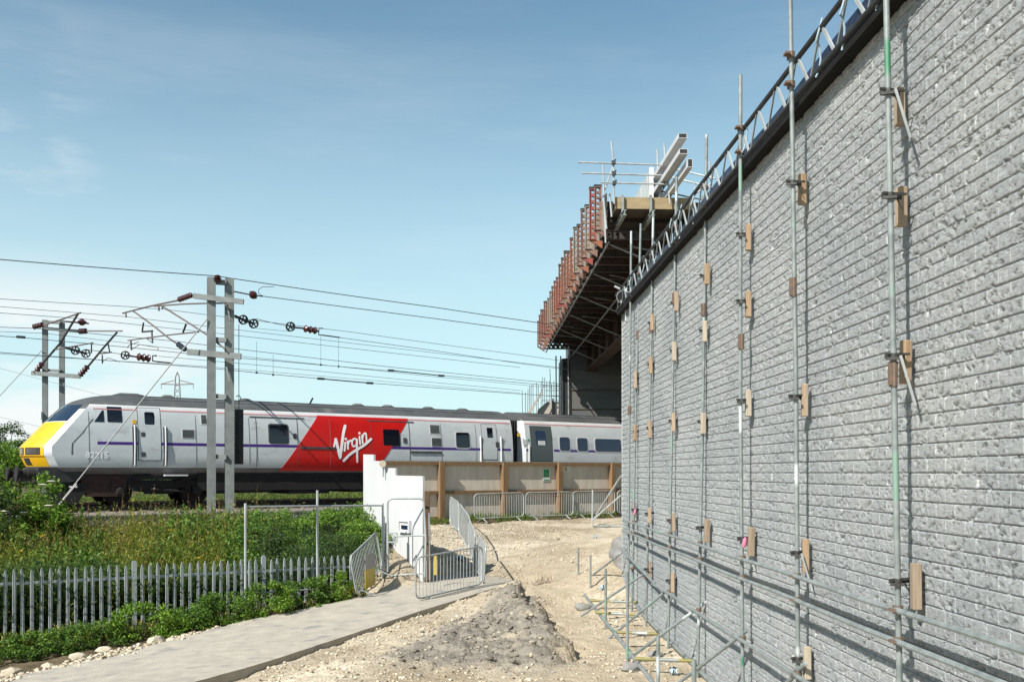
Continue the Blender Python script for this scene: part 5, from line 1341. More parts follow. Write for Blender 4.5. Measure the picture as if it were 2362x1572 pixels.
mb = MB(); mb.box(c+WN*.03-ZU*.02, (.30,.02,.10), AXW); mb.build('opening', M['glass_blue'], wb)
al = thing('alarm_sounder', P(884,1069,25.3), 'small round pale sounder on top of the white hoarding', 'sounder')
p = P(884,1069,25.42); mb = MB(); mb.lathe(p+Vector((0,.05,0)), p+Vector((0,-.12,0)), [(0,.05),(.4,.07),(1,.09)], 14); mb.build('horn', M['timber_pale'], al, smooth=True)
mb = MB(); mb.tube([p, p-Vector((0,0,.34))], .018, 6); mb.build('stem', M['galv_dull'], al)

# ------------------------------------------------------------------ crowd barriers
def make_barrier():
    t = thing('crowd_barrier', (0,0,0), 'x', 'crowd barrier', 'galvanised crowd barriers')
    L_, h0, h1, r = 2.2, .16, 1.05, .16; pts = []
    for cx, cz, a0 in ((L_/2-r, h1-r, 0), (-L_/2+r, h1-r, 90), (-L_/2+r, h0+r, 180), (L_/2-r, h0+r, 270)):
        for k in range(6):
            q = math.radians(a0+k*18); pts.append((cx+r*math.cos(q), 0, cz+r*math.sin(q)))
    pts.append(pts[0]); mb = MB(); mb.tube(pts, .019, 8, caps=False); mb.build('frame', M['galv'], t, smooth=True, local=True)
    mb = MB()
    for i in range(19):
        x = -L_/2+L_*(i+1)/20; mb.tube([(x,0,h0), (x,0,h1)], .0075, 6)
    mb.build('infill_bars', M['galv'], t, smooth=True, local=True)
    for x in (-.75, .75):
        mb = MB(); mb.bar((x,-.32,.012), (x,.0,h0+.02), .05, .012); mb.bar((x,.32,.012), (x,.0,h0+.02), .05, .012); mb.build('foot', M['galv'], t, local=True)
    return t
bar0 = make_barrier(); used = [False]
def barrier(A, B_, label, lean=0.0, dz=0.0):
    o = bar0 if not used[0] else copy_tree(bar0); used[0] = True
    za, zb_ = ground_z(*A), ground_z(*B_)
    if inpoly(np.array([A[0]]), np.array([A[1]]), PATHPOLY)[0]: za += .12
    if inpoly(np.array([B_[0]]), np.array([B_[1]]), PATHPOLY)[0]: zb_ += .12
    a = Vector((A[0], A[1], za)); b = Vector((B_[0], B_[1], zb_)); d = b-a; lean = lean or random.uniform(-.07,.07)
    o.location = (a+b)/2+Vector((0,0,dz)); o.rotation_euler = (lean, -math.atan2(d.z, math.hypot(d.x, d.y)), math.atan2(d.y, d.x))
    o.scale = (d.length/2.2, 1, 1); o['label'] = label; return o
barrier((-2.06,21.2),(-.70,23.3), 'crowd barrier standing nearest, on the concrete path by the gate')
barrier((-.68,23.5),(-.95,25.7), 'crowd barrier end-on, hooked to the right end of the nearest barrier')
barrier((-.96,25.8),(-1.22,28.0), 'crowd barrier in the receding line, second beyond the nearest barrier')
barrier((-1.23,28.1),(-1.65,30.6), 'crowd barrier in the receding line, third beyond the nearest barrier')
barrier((-1.66,30.7),(-2.08,33.3), 'crowd barrier at the far end of the receding line, by the hoarding')
for i, lab in enumerate(('leftmost crowd barrier of the row along the brown hoarding','second crowd barrier from the left along the brown hoarding, tangled with red string','third crowd barrier from the left along the brown hoarding','rightmost crowd barrier of the row along the brown hoarding, partly behind the block wall')):
    a = H(hx(1050)+.15+i*2.28, 1.05, 0); b = H(hx(1050)+.15+i*2.28+2.2, 1.05+.1*math.sin(i*2), 0); barrier((a.x,a.y),(b.x,b.y), lab)
hb = barrier((-3.42,22.0),(-3.12,24.05), 'crowd barrier with a grey and yellow sign, beside the end of the palisade fence', lean=-.10)
sg = thing('site_notice', Vector((-3.36,22.8,CZ-2.4)), 'grey and yellow site notice hung on the barrier beside the palisade fence', 'sign')
q0 = Vector((-3.42,22.0,0)); q1 = Vector((-3.12,24.05,0)); qd = (q1-q0).normalized(); qn = Vector((qd.y,-qd.x,0)); AXQ = (qd, qn, ZU)
qc = q0+qd*.80+qn*.05; gz = ground_z(qc.x, qc.y)
mb = MB(); mb.box(Vector((qc.x,qc.y,gz+.80)), (.80,.01,.36), AXQ); mb.build('grey_upper', M['grey_sign'], sg)
mb = MB(); mb.box(Vector((qc.x,qc.y,gz+.41)), (.80,.01,.41), AXQ); mb.build('yellow_lower', M['yellow_sign'], sg)
# red string on the barrier row
mb = MB()
for i in range(7):
    a = H(hx(1195)+random.uniform(-.3,.9), 1.09, -.80+random.uniform(-.1,.04)); mb.tube([a, a+HD*random.uniform(.2,.8)+ZU*random.uniform(-.35,-.02)], .007, 4)
o = mb.build('red_string', M['soldier_red']); tag(o, 'tangle of red string hanging on a barrier by the hoarding', 'string')
# leaning tubes beside the wall's far corner
for (a_, b_, lab) in (((1372,1192,34.5),(1432,1098,33.0),'steeper grey tube leaning on the far corner of the block wall'),((1368,1198,34.0),(1432,1142,33.2),'lower grey tube leaning on the far corner of the block wall')):
    mb = MB(); mb.tube([P(*a_), P(*b_)], .035, 8); o = mb.build('scaffold_tube', M['galv'], smooth=True); tag(o, lab, 'tube', 'loose tubes leaning at the wall corner')
mb = MB(); b = P(1366,1200,34.3); b.z = ground_z(b.x, b.y); mb.tube([b, P(1367,1129,34.3)], .03, 8); o = mb.build('marker_post', M['galv'], smooth=True); tag(o, 'upright grey tube standing before the hoarding near the block wall', 'post')
mb = MB()
for i in range(5): a = P(1368+i*9, 1203+i*1.5, 33.4); a.z = ground_z(a.x,a.y)+.03; mb.tube([a, a+Vector((random.uniform(.3,.6), random.uniform(-.2,.3), .03))], .025, 6)
o = mb.build('tube_offcuts', M['galv_dull']); tag(o, 'small heap of grey tube offcuts on the sand near the block wall', 'tube offcuts')

# ------------------------------------------------------------------ gate and mesh fence
GY_ = 23.75
gt_ = thing('pedestrian_gate', P(936,1345,GY_), 'galvanised tube gate frame with rounded top in front of the white hoarding', 'gate')
def gp(x, y, Y=GY_): return P(x, y, Y)
pts = [gp(894,1318)]+[gp(894,1245), gp(894,1165)]
for k in range(7):
    q = math.pi/2*k/6; pts.append(gp(906-12*math.cos(q), 1161-12*math.sin(q)))
for k in range(7):
    q = math.pi/2*k/6; pts.append(gp(966+12*math.sin(q), 1161-12*math.cos(q)))
pts += [gp(982,1240), gp(980,1330)]
mb = MB(); mb.tube(pts, .024, 8); mb.build('frame', M['galv'], gt_, smooth=True)
for p_, q_ in (((918,1236),(981,1234)),((898,1327),(981,1321))):
    mb = MB(); mb.tube([gp(*p_), gp(*q_)], .019, 8); mb.build('cross_rail', M['galv'], gt_, smooth=True)
mb = MB()
for a, b in (((894,1229),(916,1229)),((894,1249),(916,1249)),((916,1229),(916,1249)),((909,1233),(909,1246))): mb.bar(gp(*a), gp(*b), .03, .03)
mb.build('latch_box', M['galv'], gt_)
mb = MB()
for x in (981, 990): mb.tube([gp(x,1182,GY_+.05), gp(x+2,1335,GY_+.05)], .022, 6)
mb.build('gate_post', M['galv_dull'], gt_)
mb = MB(); mb.box(gp(1004,1303,GY_-.6), (.06,.05,.44)); o = mb.build('yellow_marker', M['yellow_sign']); tag(o, 'narrow yellow marker strip standing behind the nearest barrier', 'marker')
mf = thing('mesh_fence', P(732,1380,22.4), 'tall galvanised mesh fence panel between the palisade fence and the gate', 'fence')
MP = [(566,1160,1412,20.9),(732,1130,1390,22.4),(883,1160,1352,23.9)]
for x, y0, y1, Y in MP:
    mb = MB(); b = P(x, y1, Y); b.z = min(b.z, ground_z(b.x,b.y)-.1); mb.tube([P(x,y0,Y), b], .028, 8); mb.build('post', M['galv'], mf, smooth=True)
mb = MB(); mb.tube([P(566,1168,20.9), P(732,1166,22.4), P(883,1165,23.9)], .02, 8); mb.build('top_rail', M['galv'], mf, smooth=True)
mb = MB(); mb.tube([P(570,1368,20.9), P(732,1358,22.4), P(830,1350,23.4)], .02, 8); mb.build('bottom_rail', M['galv'], mf, smooth=True)
mb = MB(); a0, a1 = P(566,1168,20.9), P(883,1165,23.9); b0, b1 = P(570,1368,20.9), P(883,1348,23.9)
for t in np.linspace(0, 1, 34)[1:-1]: mb.tube([a0.lerp(a1,t), b0.lerp(b1,t)], .0009, 3, caps=False)
for t in np.linspace(0, 1, 9)[1:-1]: mb.tube([a0.lerp(b0,t), a1.lerp(b1,t)], .0009, 3, caps=False)
mb.build('wire_mesh', M['galv'], mf)
mb = MB()
for x, y0, y1 in ((886,1190,1345),(890,1205,1345),(895,1200,1318)): mb.bar(P(x,y0,24.0), P(x+1,y1,24.0), .03, .05)
mb.build('end_post', M['galv_dull'], mf)

# ------------------------------------------------------------------ palisade fence
pa, pb = Vector((-10.0,19.5,0)), Vector((-3.76,23.5,0)); pd = (pb-pa).normalized(); PLn = (pb-pa).length
pfn = Vector((pd.y,-pd.x,0))
pal = thing('palisade_fence', Vector((-7,21.5,CZ-3.4)), 'galvanised steel palisade fence overgrown with brambles at lower left', 'fence')
def pale_mesh():
    w = .034; mb = MB(); pr = [(-w,-.006),(-w*.8,.014),(-w*.4,-.004),(0,.018),(w*.4,-.004),(w*.8,.014),(w,-.006)]
    hs = [0.0, 1.9-.13, 1.9-.07, 1.9-.02, 1.9]; sc_ = [1,1,.82,.5,.15]
    rows = [[(x*s_, -y-.008, z) for x, y in pr] for z, s_ in zip(hs, sc_)]
    rows2 = [[(x*s_, -y-.012, z) for x, y in pr] for z, s_ in zip(hs, sc_)]
    mb.grid(rows); mb.grid([r[::-1] for r in rows2]); me = bpy.data.meshes.new('pale'); me.from_pydata(mb.v, [], mb.f); me.materials.append(M['galv_pale']); return me
M['galv_pale'] = pm('palisade_steel', (0.52,0.56,0.56), (0.38,0.42,0.425), 6, 0.5, 0.2, stretch=(1,1,.3), dirt=((0.22,0.235,0.22), 7, 0.66))
pm_ = pale_mesh(); ztop = -1.9
ang = math.atan2(pd.y, pd.x)
n = 0; d = -1.6
while d < PLn+.1:
    if n % 17 == 8:
        c = pa+pd*d; mb = MB(); mb.box((0,.03,.965), (.095,.06,1.93)); mb.box((0,.03,1.945), (.07,.05,.03))
        o = mb.build('post', M['galv_pale'], pal); 
    else:
        o = bpy.data.objects.new('pale', pm_); COL.objects.link(o); o.parent = pal; o.matrix_parent_inverse = world_inv(pal)
    zz = ztop-.04*(d/PLn)+.012*math.sin(n*2.3); c = pa+pd*d
    o.location = (c.x, c.y, CZ+zz-1.9); o.rotation_euler = (random.uniform(-.02,.02), random.uniform(-.012,.012), ang)
    d += .163; n += 1
for z in (-.28, -1.45):
    mb = MB(); a = pa+pd*-1.6; b = pb; mb.bar(Vector((a.x,a.y,CZ+ztop+z))-pfn*.03, Vector((b.x,b.y,CZ+ztop-.04+z))-pfn*.03, .006, .05); mb.bar(Vector((a.x,a.y,CZ+ztop+z+.025))-pfn*.05, Vector((b.x,b.y,CZ+ztop-.04+z+.025))-pfn*.05, .045, .006); mb.build('rail', M['galv_pale'], pal)
SUN_PHI, SUN_EL, SUN_E, SKY_S = 48.5, 42.0, 5.0, 0.086
AIR, DUST, OZ = 1.0, 0.4, 1.3
SKY_TINT = (0.98, 1.18, 1.07); CLOUD = (7.2, 7.5, 7.5); HAZE = (5.2, 7.1, 7.6); EXPO = 0.60
# ------------------------------------------------------------------ vegetation
M['dead'] = leafmat('dry_brown_stalks', [(0,(0.10,0.05,0.025)),(0.6,(0.18,0.10,0.045)),(1,(0.28,0.18,0.08))], .1)
def leaf_quads(cen, size, rng, droop=0.0, aspect=0.45, vert=0.0):
    n = len(cen); d = rng.normal(size=(n,3)); d[:,2] = d[:,2]*0.6-droop+vert*2
    d /= np.linalg.norm(d, axis=1, keepdims=True)
    up = rng.normal(size=(n,3)); up[:,2] += 1.2
    s = np.cross(d, up); s /= np.linalg.norm(s, axis=1, keepdims=True)+1e-9
    l = size*rng.uniform(.6, 1.4, size=(n,1)); w = l*aspect
    nrm = np.cross(s, d)
    p0 = cen; p1 = cen+d*l*.5+s*w*.5+nrm*l*.06; p2 = cen+d*l; p3 = cen+d*l*.5-s*w*.5+nrm*l*.06
    v = np.stack([p0,p1,p2,p3], 1).reshape(-1,3); f = np.arange(4*n).reshape(-1,4); return v, f
def bush(name, base, r, h, label, cat, mat, n=5000, leaf=.06, seed=1, group=None, clumps=40, trunk=False, aspect=.5, stems='stems'):
    rng = np.random.default_rng(seed); base = Vector(base)
    t = thing(name, base, label, cat, group)
    # lumpy crown: clumps over the upper part of an irregular ellipsoid
    th = rng.uniform(0, 2*math.pi, clumps); cz = rng.uniform(.08 if not trunk else .25, 1.0, clumps)
    prof = np.sin(np.clip(cz, .02, .98)*math.pi*(.62 if not trunk else .9)+ (.75 if not trunk else .15))**.8
    rr = rng.uniform(.35, 1.05, clumps)**.6*prof
    cc = np.stack([np.cos(th)*rr*r[0], np.sin(th)*rr*r[1], cz*h], 1)
    cs = rng.uniform(.6, 1.25, clumps)
    w = cs**2; idx = rng.choice(clumps, size=n, p=w/w.sum())
    sg = (0.22*min(r[0], r[1], h)**.8*(.42 if clumps > 60 else .6))
    off = rng.normal(size=(n,3)); off /= np.linalg.norm(off, axis=1, keepdims=True); off *= (rng.uniform(0,1,size=(n,1))**.45)*sg*2.0*cs[idx,None]
    off[:,2] *= .75
    p = cc[idx]+off; p[:,2] = np.maximum(p[:,2], .02)
    v, f = leaf_quads(p+np.array(base), leaf, rng, droop=.25, aspect=aspect)
    np_mesh('crown' if trunk else 'foliage', v, f, mat, t)
    mb = MB()
    if trunk: mb.tube([base-Vector((0,0,.3)), base+Vector((.02*h,0,h*.35)), base+Vector((0,.02*h,h*.8))], .035*h, 8, r2=.008*h)
    for k in range(min(clumps, 28)):
        q = base+Vector(cc[k]); b0 = base+(Vector((0,0,h*.3)) if trunk else Vector((cc[k][0]*.3, cc[k][1]*.3, -.1)))
        mb.tube([b0, b0.lerp(q,.5)+Vector((0,0,.06*h)), q], .012*h if trunk else .008, 5, r2=.003)
    mb.build('trunk' if trunk else stems, M['bark'], t, smooth=True); return t
# brambles in front of and through the palisade fence
BG = 'bramble bushes along the palisade fence'
brs = [(-9.6,18.2,.9,.6,.36),(-8.8,18.7,.8,.5,.42),(-8.0,19.2,.75,.5,.50),(-7.2,19.5,.85,.5,.68),(-6.5,20.2,.7,.5,.5),(-5.85,20.4,.75,.5,.66),(-5.2,20.75,.65,.45,.74),(-4.55,21.5,.6,.4,.85),(-4.0,22.1,.45,.35,.75)]
labs = ['low bramble bush at the foot of the palisade fence, by the photo\'s left edge','low bramble bush against the palisade fence, second from the left edge','bramble bush third from the left along the front of the palisade fence','tall bramble bush fourth from the left, climbing the palisade fence','bramble bush in the middle of the palisade row, fifth from the left','bramble bush sixth from the left along the palisade, nearing the path','bramble bush below the leftmost mesh fence post, edging the path','bramble bush below the middle of the mesh fence panel','small bramble bush at the right end of the palisade beside the barrier sign']
for i, (x, y, rx, ry, h) in enumerate(brs):
    bush('bramble_bush', (x, y, ground_z(x,y)), (rx,ry), h, labs[i], 'bush', M['leaf_bright' if i in (3,6,8) else 'leaf_mid'], 4200, .055, 100+i, BG, 45)
# bright shrubs behind the mesh fence
SG = 'green shrubs behind the mesh fence'
SHT = {625:1186,705:1178,790:1180,842:1208,680:1228,780:1232,590:1218}
for i, (px, Y, rx, ry, h, mt, lab) in enumerate(((625,26.6,1.0,.9,1.25,'leaf_mid','dark green shrub just right of the front catenary mast foot'),(705,27.6,1.2,1.0,1.5,'leaf_bright','tallest bright green shrub behind the middle mesh fence post'),(790,26.2,1.1,.9,1.2,'leaf_bright','bright green shrub left of the white hoarding'),(842,25.2,.62,.6,.85,'leaf_bright','low green shrub spilling against the white hoarding'),(680,25.0,1.2,.8,.8,'leaf_dark','low dark shrub in front of the tallest bright shrub'),(780,25.0,1.1,.8,.8,'leaf_mid','low shrub behind the palisade, right of the middle mesh post'),(590,25.3,.8,.7,.75,'leaf_mid','low shrub behind the leftmost mesh fence post'))):
    x = (px-HX)/F*Y; h = max(.35, CZ+(HY-SHT[px])/F*Y-ground_z(x,Y)); bush('shrub', (x, Y, ground_z(x,Y)), (rx,ry), h, lab, 'shrub', M[mt], 5200, .062, 200+i, SG, 60)
# elder bush at the left edge
for i, (px, Y, rx, ry, h, mt, lab) in enumerate(((30,26.5,1.5,1.1,2.0,'leaf_bright','large elder bush with cream flower heads at the left edge, before the train buffers'),(95,26.2,.75,.8,1.35,'leaf_bright','lighter elder bush right of the large one, under the train nose'),(-60,25.5,1.5,1.2,2.1,'leaf_dark','dark elder bush cut by the left edge of the photo'))):
    x = (px-HX)/F*Y; gz = ground_z(x,Y); t = bush('elder_bush', (x, Y, gz), (rx,ry), h, lab, 'bush', M[mt], 5200, .10, 300+i, 'elder bushes at the left edge', 50)
    if i < 2:
        mb = MB()
        for (fx, fy) in (((12,1179),(54,1182),(-4,1140)) if i == 0 else ((112,1166),(118,1110),(98,1118))):
            c = P(fx, fy, Y-.75); mb = MB()
            mb.lathe(c-Vector((0,0,.05)), c+Vector((0,0,.03)), [(0,.01),(.55,.09),(.8,.115),(1,.06)], 9); mb.build('flower_head', M['wflower'], t)
        pass
# tall weeds on the bank behind the palisade: nobody could count them
def weeds(name, pts, hmin, hmax, mat, seed, label, leaf=.09, per=11, lean=.18, kind='stuff', aspect=.22):
    rng = np.random.default_rng(seed); n = len(pts); hgt = rng.uniform(hmin, hmax, n)*(.75+.5*vnoise(pts[:,0]*.9, pts[:,1]*.9, seed))
    gz = height(pts[:,0], pts[:,1])+CZ
    b = np.stack([pts[:,0], pts[:,1], gz], 1); d = rng.normal(size=(n,3))*lean; d[:,2] = 1; d /= np.linalg.norm(d, axis=1, keepdims=True)
    tip = b+d*hgt[:,None]; s = rng.normal(size=(n,3)); s[:,2] = 0; s /= np.linalg.norm(s, axis=1, keepdims=True)
    w = .006; V1 = np.stack([b-s*w, b+s*w, tip+s*w*.3, tip-s*w*.3], 1).reshape(-1,3)
    k = np.repeat(np.arange(n), per); f = rng.uniform(.12, 1.0, n*per)
    c = b[k]+d[k]*(hgt[k]*f)[:,None]
    lv, lf = leaf_quads(c, leaf, rng, droop=-.25, aspect=aspect, vert=.35)
    Vv = np.concatenate([V1, lv]); Ff = np.concatenate([np.arange(4*n).reshape(-1,4), lf+4*n])
    o = np_mesh(name, Vv, Ff, mat); tag(o, label, None, None, kind); return tip
rng = np.random.default_rng(5)
q = rng.uniform(0, 1, (26000,2)); X_ = -19+q[:,0]*16; Y_ = 19+q[:,1]*13
nn = (X_-T0.x)*NV.x+(Y_-T0.y)*NV.y; pdist = (X_+10)*(-4.0/7.41)+(Y_-19.5)*(6.24/7.41)
keep = (nn < -4.0) & (pdist > .15) & (X_/Y_ < -.262+.02*rng.normal(size=len(X_)))
pts = np.stack([X_[keep], Y_[keep]], 1)[:9000]
tips = weeds('tall_weeds', pts, .55, 1.1, M['weed'], 6, 'olive green tall weeds on the bank behind the palisade fence')
keep2 = (nn < -3.2) & (pdist > .1) & (X_/Y_ >= -.275) & (X_ < np.where(Y_ < 26.5, 15.2-.724*Y_, 4.56-.28*Y_)-.2)
pts2 = np.stack([X_[keep2], Y_[keep2]], 1)[:3000]
cl = rng.uniform(0,1,(60,2)); kk = rng.integers(0,60,5200); X2_ = -15+cl[kk,0]*10+rng.normal(size=5200)*.35; Y2_ = 20.5+cl[kk,1]*9.5+rng.normal(size=5200)*.35
n2_ = (X2_-T0.x)*NV.x+(Y2_-T0.y)*NV.y; p2_ = (X2_+10)*(-4.0/7.41)+(Y2_-19.5)*(6.24/7.41)
ptsn = np.stack([X2_, Y2_], 1)[(n2_ < -4.2) & (p2_ > .2) & (X2_/Y2_ < -.25)][:2600]
weeds('nettle_clumps', ptsn, .6, 1.15, M['leaf_mid'], 26, 'clumps of broad-leaved green nettles among the weeds on the bank', .10, 14, .15, aspect=.5)
ptsd = pts[rng.integers(0, len(pts), 420)]+rng.normal(size=(420,2))*.1
weeds('dead_stalks', ptsd, .9, 1.5, M['dead'], 27, 'dry brown dock stalks standing above the weeds', .05, 16, .12, aspect=.5)
q = rng.uniform(0, 1, (9000,2)); tt = -1.8+q[:,0]*9.4; oo = .18+q[:,1]*.9
pts3 = np.stack([-10+.842*tt-.540*oo, 19.5+.540*tt+.842*oo], 1)[:5200]
weeds('fence_shade_undergrowth', pts3, .9, 1.45, M['leaf_dark'], 18, 'tangled undergrowth right behind the palisade fence, coloured dark to stand for shade', .075, 12, .22, aspect=.4)  # dark leaf colour added here so the gaps between pales look shaded
q = rng.uniform(0, 1, (3000,2)); tt = -1.6+q[:,0]*9.0; oo = -.05-q[:,1]*1.1
ptsf = np.stack([-10+.842*tt-.540*oo, 19.5+.540*tt+.842*oo], 1); ptsf = ptsf[ptsf[:,1] > np.interp(ptsf[:,0], pf[:,0], pf[:,1])+.12][:1300]
weeds('fence_foot_weeds', ptsf, .10, .40, M['weed'], 28, 'loose grass and weeds in front of the palisade fence', .10, 9, .3, aspect=.2)
weeds('green_undergrowth', pts2, .25, .6, M['leaf_mid'], 8, 'green undergrowth between the shrubs behind the mesh fence', .08, 10, .3, aspect=.4)
# ragwort flowers, one object: uncountable specks
mb = MB(); sel = [i for i in range(len(tips)) if random.random() < .005 or (tips[i][1] > 26.0 and random.random() < .010)]
for i in sel:
    c = Vector(tips[i])+Vector((0,0,.02))
    for k in range(7): mb.box(c+Vector((random.gauss(0,.022), random.gauss(0,.035), random.gauss(0,.012))), (.024,.024,.014))
o = mb.build('ragwort_flowers', M['yflower']); tag(o, 'yellow ragwort flowers dotted over the weedy bank', None, None, 'stuff')
# verge grass beyond the track, along the hoarding foot, and beside the path
q = rng.uniform(0, 1, (30000,2)); s_ = -6+q[:,0]*44; n_ = 7.6+q[:,1]**1.6*5
pv = T0.to_2d(); pts = np.stack([T0.x+DV.x*s_+NV.x*n_, T0.y+DV.y*s_+NV.y*n_], 1)[:9000]
weeds('verge_grass', pts, .3, .85, M['grass'], 12, 'long grass on the far side of the railway', .2, 5, .25, aspect=.12)
q = rng.uniform(0, 1, (5000,2)); t_ = -3.5+q[:,0]*13; o_ = .1+q[:,1]**1.5*1.1
pts = np.stack([-2.64+HD.x*t_+HN.x*o_, 36+HD.y*t_+HN.y*o_], 1); pts = pts[fbm(pts[:,0]*1.2, pts[:,1]*1.2, 33) > -.12][:1700]
weeds('hoarding_grass', pts, .06, .22, M['grass'], 14, 'short grass along the foot of the hoarding', .10, 6, .4, aspect=.14)
# trees beyond the railway at far left
for i, (px, Y, r, h, mt, lab) in enumerate(((12,75,2.6,4.3,'leaf_dark','dark tree behind the train buffers at the far left edge'),(45,66,2.0,2.6,'leaf_mid','low bushy tree just left of the yellow train nose'),(-25,62,2.6,2.6,'leaf_mid','green bushy tree cut by the left edge beyond the railway'),(15,58,2.0,2.2,'leaf_bright','bright low tree at the far left, before the dark tree'))):
    x = (px-HX)/F*Y; bush('tree', (x, Y, CZ-1.55), (r,r), h+1.0, lab, 'tree', M[mt], 5200, .17, 400+i, 'trees beyond the railway', 46, True)
q = rng.uniform(0, 1, (2600,2)); 
hv = np.stack([-75+q[:,0]*150, 95+q[:,1]*20, np.zeros(len(q))], 1)
idx = rng.integers(0, len(hv), 16000); c = hv[idx]+rng.normal(size=(16000,3))*np.array([1.2,1.2,.0]); c[:,2] = CZ-1.6+rng.uniform(0,1,16000)**.7*(1.2+1.0*vnoise(c[:,0]*.12, c[:,1]*.12, 7))
v, f = leaf_quads(c, .55, rng); o = np_mesh('far_hedgerow', v, f, M['leaf_dark']); tag(o, 'dark hedgerow far beyond the railway', None, None, 'stuff')

# ------------------------------------------------------------------ pylon far away
py_ = thing('electricity_pylon', P(409,1060,260), 'distant lattice electricity pylon above the train roof', 'pylon')
def PP(x, y): return P(x, y, 260)
mb = MB(); w = .16
for a, b in (((396,1040),(403,900)),((403,900),(405,868)),((405,868),(409,858)),((422,1040),(415,900)),((415,900),(413,868)),((413,868),(409,858))): mb.tube([PP(*a), PP(*b)], w, 4)
for i in range(9):
    y0 = 880+i*14; y1 = y0+14; f0 = 5+(y0-868)*.055; f1 = 5+(y1-868)*.055
    mb.tube([PP(409-f0,y0), PP(409+f1,y1)], w*.6, 4); mb.tube([PP(409+f0,y0), PP(409-f1,y1)], w*.6, 4)
mb.build('tower', M['guy'], py_)
mb = MB()
for s in (-1, 1):
    mb.tube([PP(409,886), PP(409+s*38,885)], w, 4); mb.tube([PP(409+s*5,876), PP(409+s*38,885)], w*.8, 4); mb.tube([PP(409+s*37,885), PP(409+s*37,896)], w*.5, 4)
mb.build('cross_arm', M['guy'], py_)

# ------------------------------------------------------------------ loose stone and rubbish
def stones(name, pts, smin, smax, mat, seed, label, kind='stuff', bias=2.2):
    rng = np.random.default_rng(seed); n = len(pts)
    bm = bmesh.new(); bmesh.ops.create_icosphere(bm, subdivisions=1, radius=1); base = np.array([v.co[:] for v in bm.verts]); fc = np.array([[v.index for v in f.verts] for f in bm.faces]); bm.free()
    S = smin+(smax-smin)*rng.uniform(0,1,n)**bias; z = height(pts[:,0], pts[:,1])+CZ
    ip = inpoly(pts[:,0], pts[:,1], PATHPOLY)
    jit = rng.uniform(.5, 1.45, (n, len(base), 1)); v = base[None]*jit*np.stack([S*rng.uniform(.7,1.4,n), S*rng.uniform(.7,1.4,n), S*rng.uniform(.45,.9,n)], 1)[:,None,:]
    th = rng.uniform(0, 2*math.pi, n); c, s = np.cos(th), np.sin(th)
    x = v[:,:,0]*c[:,None]-v[:,:,1]*s[:,None]; y = v[:,:,0]*s[:,None]+v[:,:,1]*c[:,None]
    vv = np.stack([x+pts[:,None,0], y+pts[:,None,1], v[:,:,2]+(z+S*.25+ip*.125)[:,None]], 2).reshape(-1,3)
    ff = (fc[None]+(np.arange(n)*len(base))[:,None,None]).reshape(-1,3)
    o = np_mesh(name, vv, ff, mat); return tag(o, label, None, None, kind)
SM = leafmat('limestone_chippings', [(0,(0.26,0.21,0.15)),(0.4,(0.43,0.36,0.255)),(0.75,(0.53,0.46,0.345)),(0.93,(0.57,0.52,0.42)),(1,(0.27,0.26,0.25))], 0.0, .95)
GM = leafmat('clay_clods', [(0,(0.14,0.122,0.10)),(0.6,(0.25,0.222,0.18)),(0.9,(0.34,0.295,0.225)),(1,(0.48,0.41,0.29))], 0.0, .95)
q = rng.uniform(0, 1, (60000,2)); X_ = -4.5+q[:,0]*7.4; Y_ = 12.8+q[:,1]*24
ok = ~inpoly(X_, Y_, PATHPOLY) & (X_ < 3.2-.0325*Y_-.1) & (Y_ > np.interp(X_, pn[:,0], pn[:,1])-30) & (X_ > np.where(Y_ > 24, np.where(Y_ < 26.5, 15.2-.724*Y_, 4.56-.28*Y_), -6))
ok &= ((-0.584*(X_+2.64)+0.812*(Y_-36)) < -1.1) & (fbm(X_*1.5, Y_*1.5, 63)+.25*rng.normal(size=len(X_)) > -.1)
ok &= (mudw(X_, Y_) < .4+.3*rng.uniform(size=len(X_)))
farl = np.interp(X_, pf[:,0], pf[:,1]); ok &= (Y_ < farl+.55) | (X_ > -3.4)
dustk = np.clip(1-np.abs(X_-.95)/1.0, 0, 1); ok &= rng.uniform(size=len(X_)) > dustk*.8
ptsS = np.stack([X_[ok], Y_[ok]], 1)
stones('limestone_chippings', ptsS[:15000], .006, .034, SM, 21, 'pale limestone chippings strewn over the site ground', bias=4.0)
q = rng.uniform(0, 1, (16000,2)); X_ = -2.6+q[:,0]*4; Y_ = 13.2+q[:,1]*9; ok = mudw(X_, Y_) > .08+.3*rng.uniform(size=len(X_))
stones('clay_clods', np.stack([X_[ok], Y_[ok]], 1)[:2200], .004, .055, GM, 22, 'grey clay clods on the bank in the foreground', bias=6.0)
# edge rubble along the far side of the path and the track bed stones
xe = rng.uniform(-9.5,-3.3,2200); ye = np.interp(xe, pf[:,0], pf[:,1])+.12+np.abs(rng.normal(size=2200))*.22
stones('path_edge_rubble', np.concatenate([np.stack([xe, ye+np.abs(rng.normal(size=2200))*.2], 1), np.stack([xe[:1800], np.interp(xe[:1800], pf[:,0], pf[:,1])+.1-np.abs(rng.normal(size=1800))*.35], 1)*np.array([1,1])]), .008, .048, SM, 23, 'pale rubble along the far edge of the concrete path', bias=2.6)
up = rng.uniform(0,1,5200); vp = rng.uniform(0,1,5200)**.6; ui = up*(NU-1); i0 = np.floor(ui).astype(int).clip(0, NU-2); fr_ = (ui-i0)[:,None]
pq = (rf_[i0]*(1-fr_)+rf_[i0+1]*fr_)*(1-vp[:,None])+(rn_[i0]*(1-fr_)+rn_[i0+1]*fr_)*vp[:,None]
keepp = (fbm(pq[:,0]*1.1, pq[:,1]*1.1, 37) > -.05)
stones('path_grit', pq[keepp][:,:2], .003, .016, SM, 24, 'loose grit scattered over the concrete path', bias=3.0)
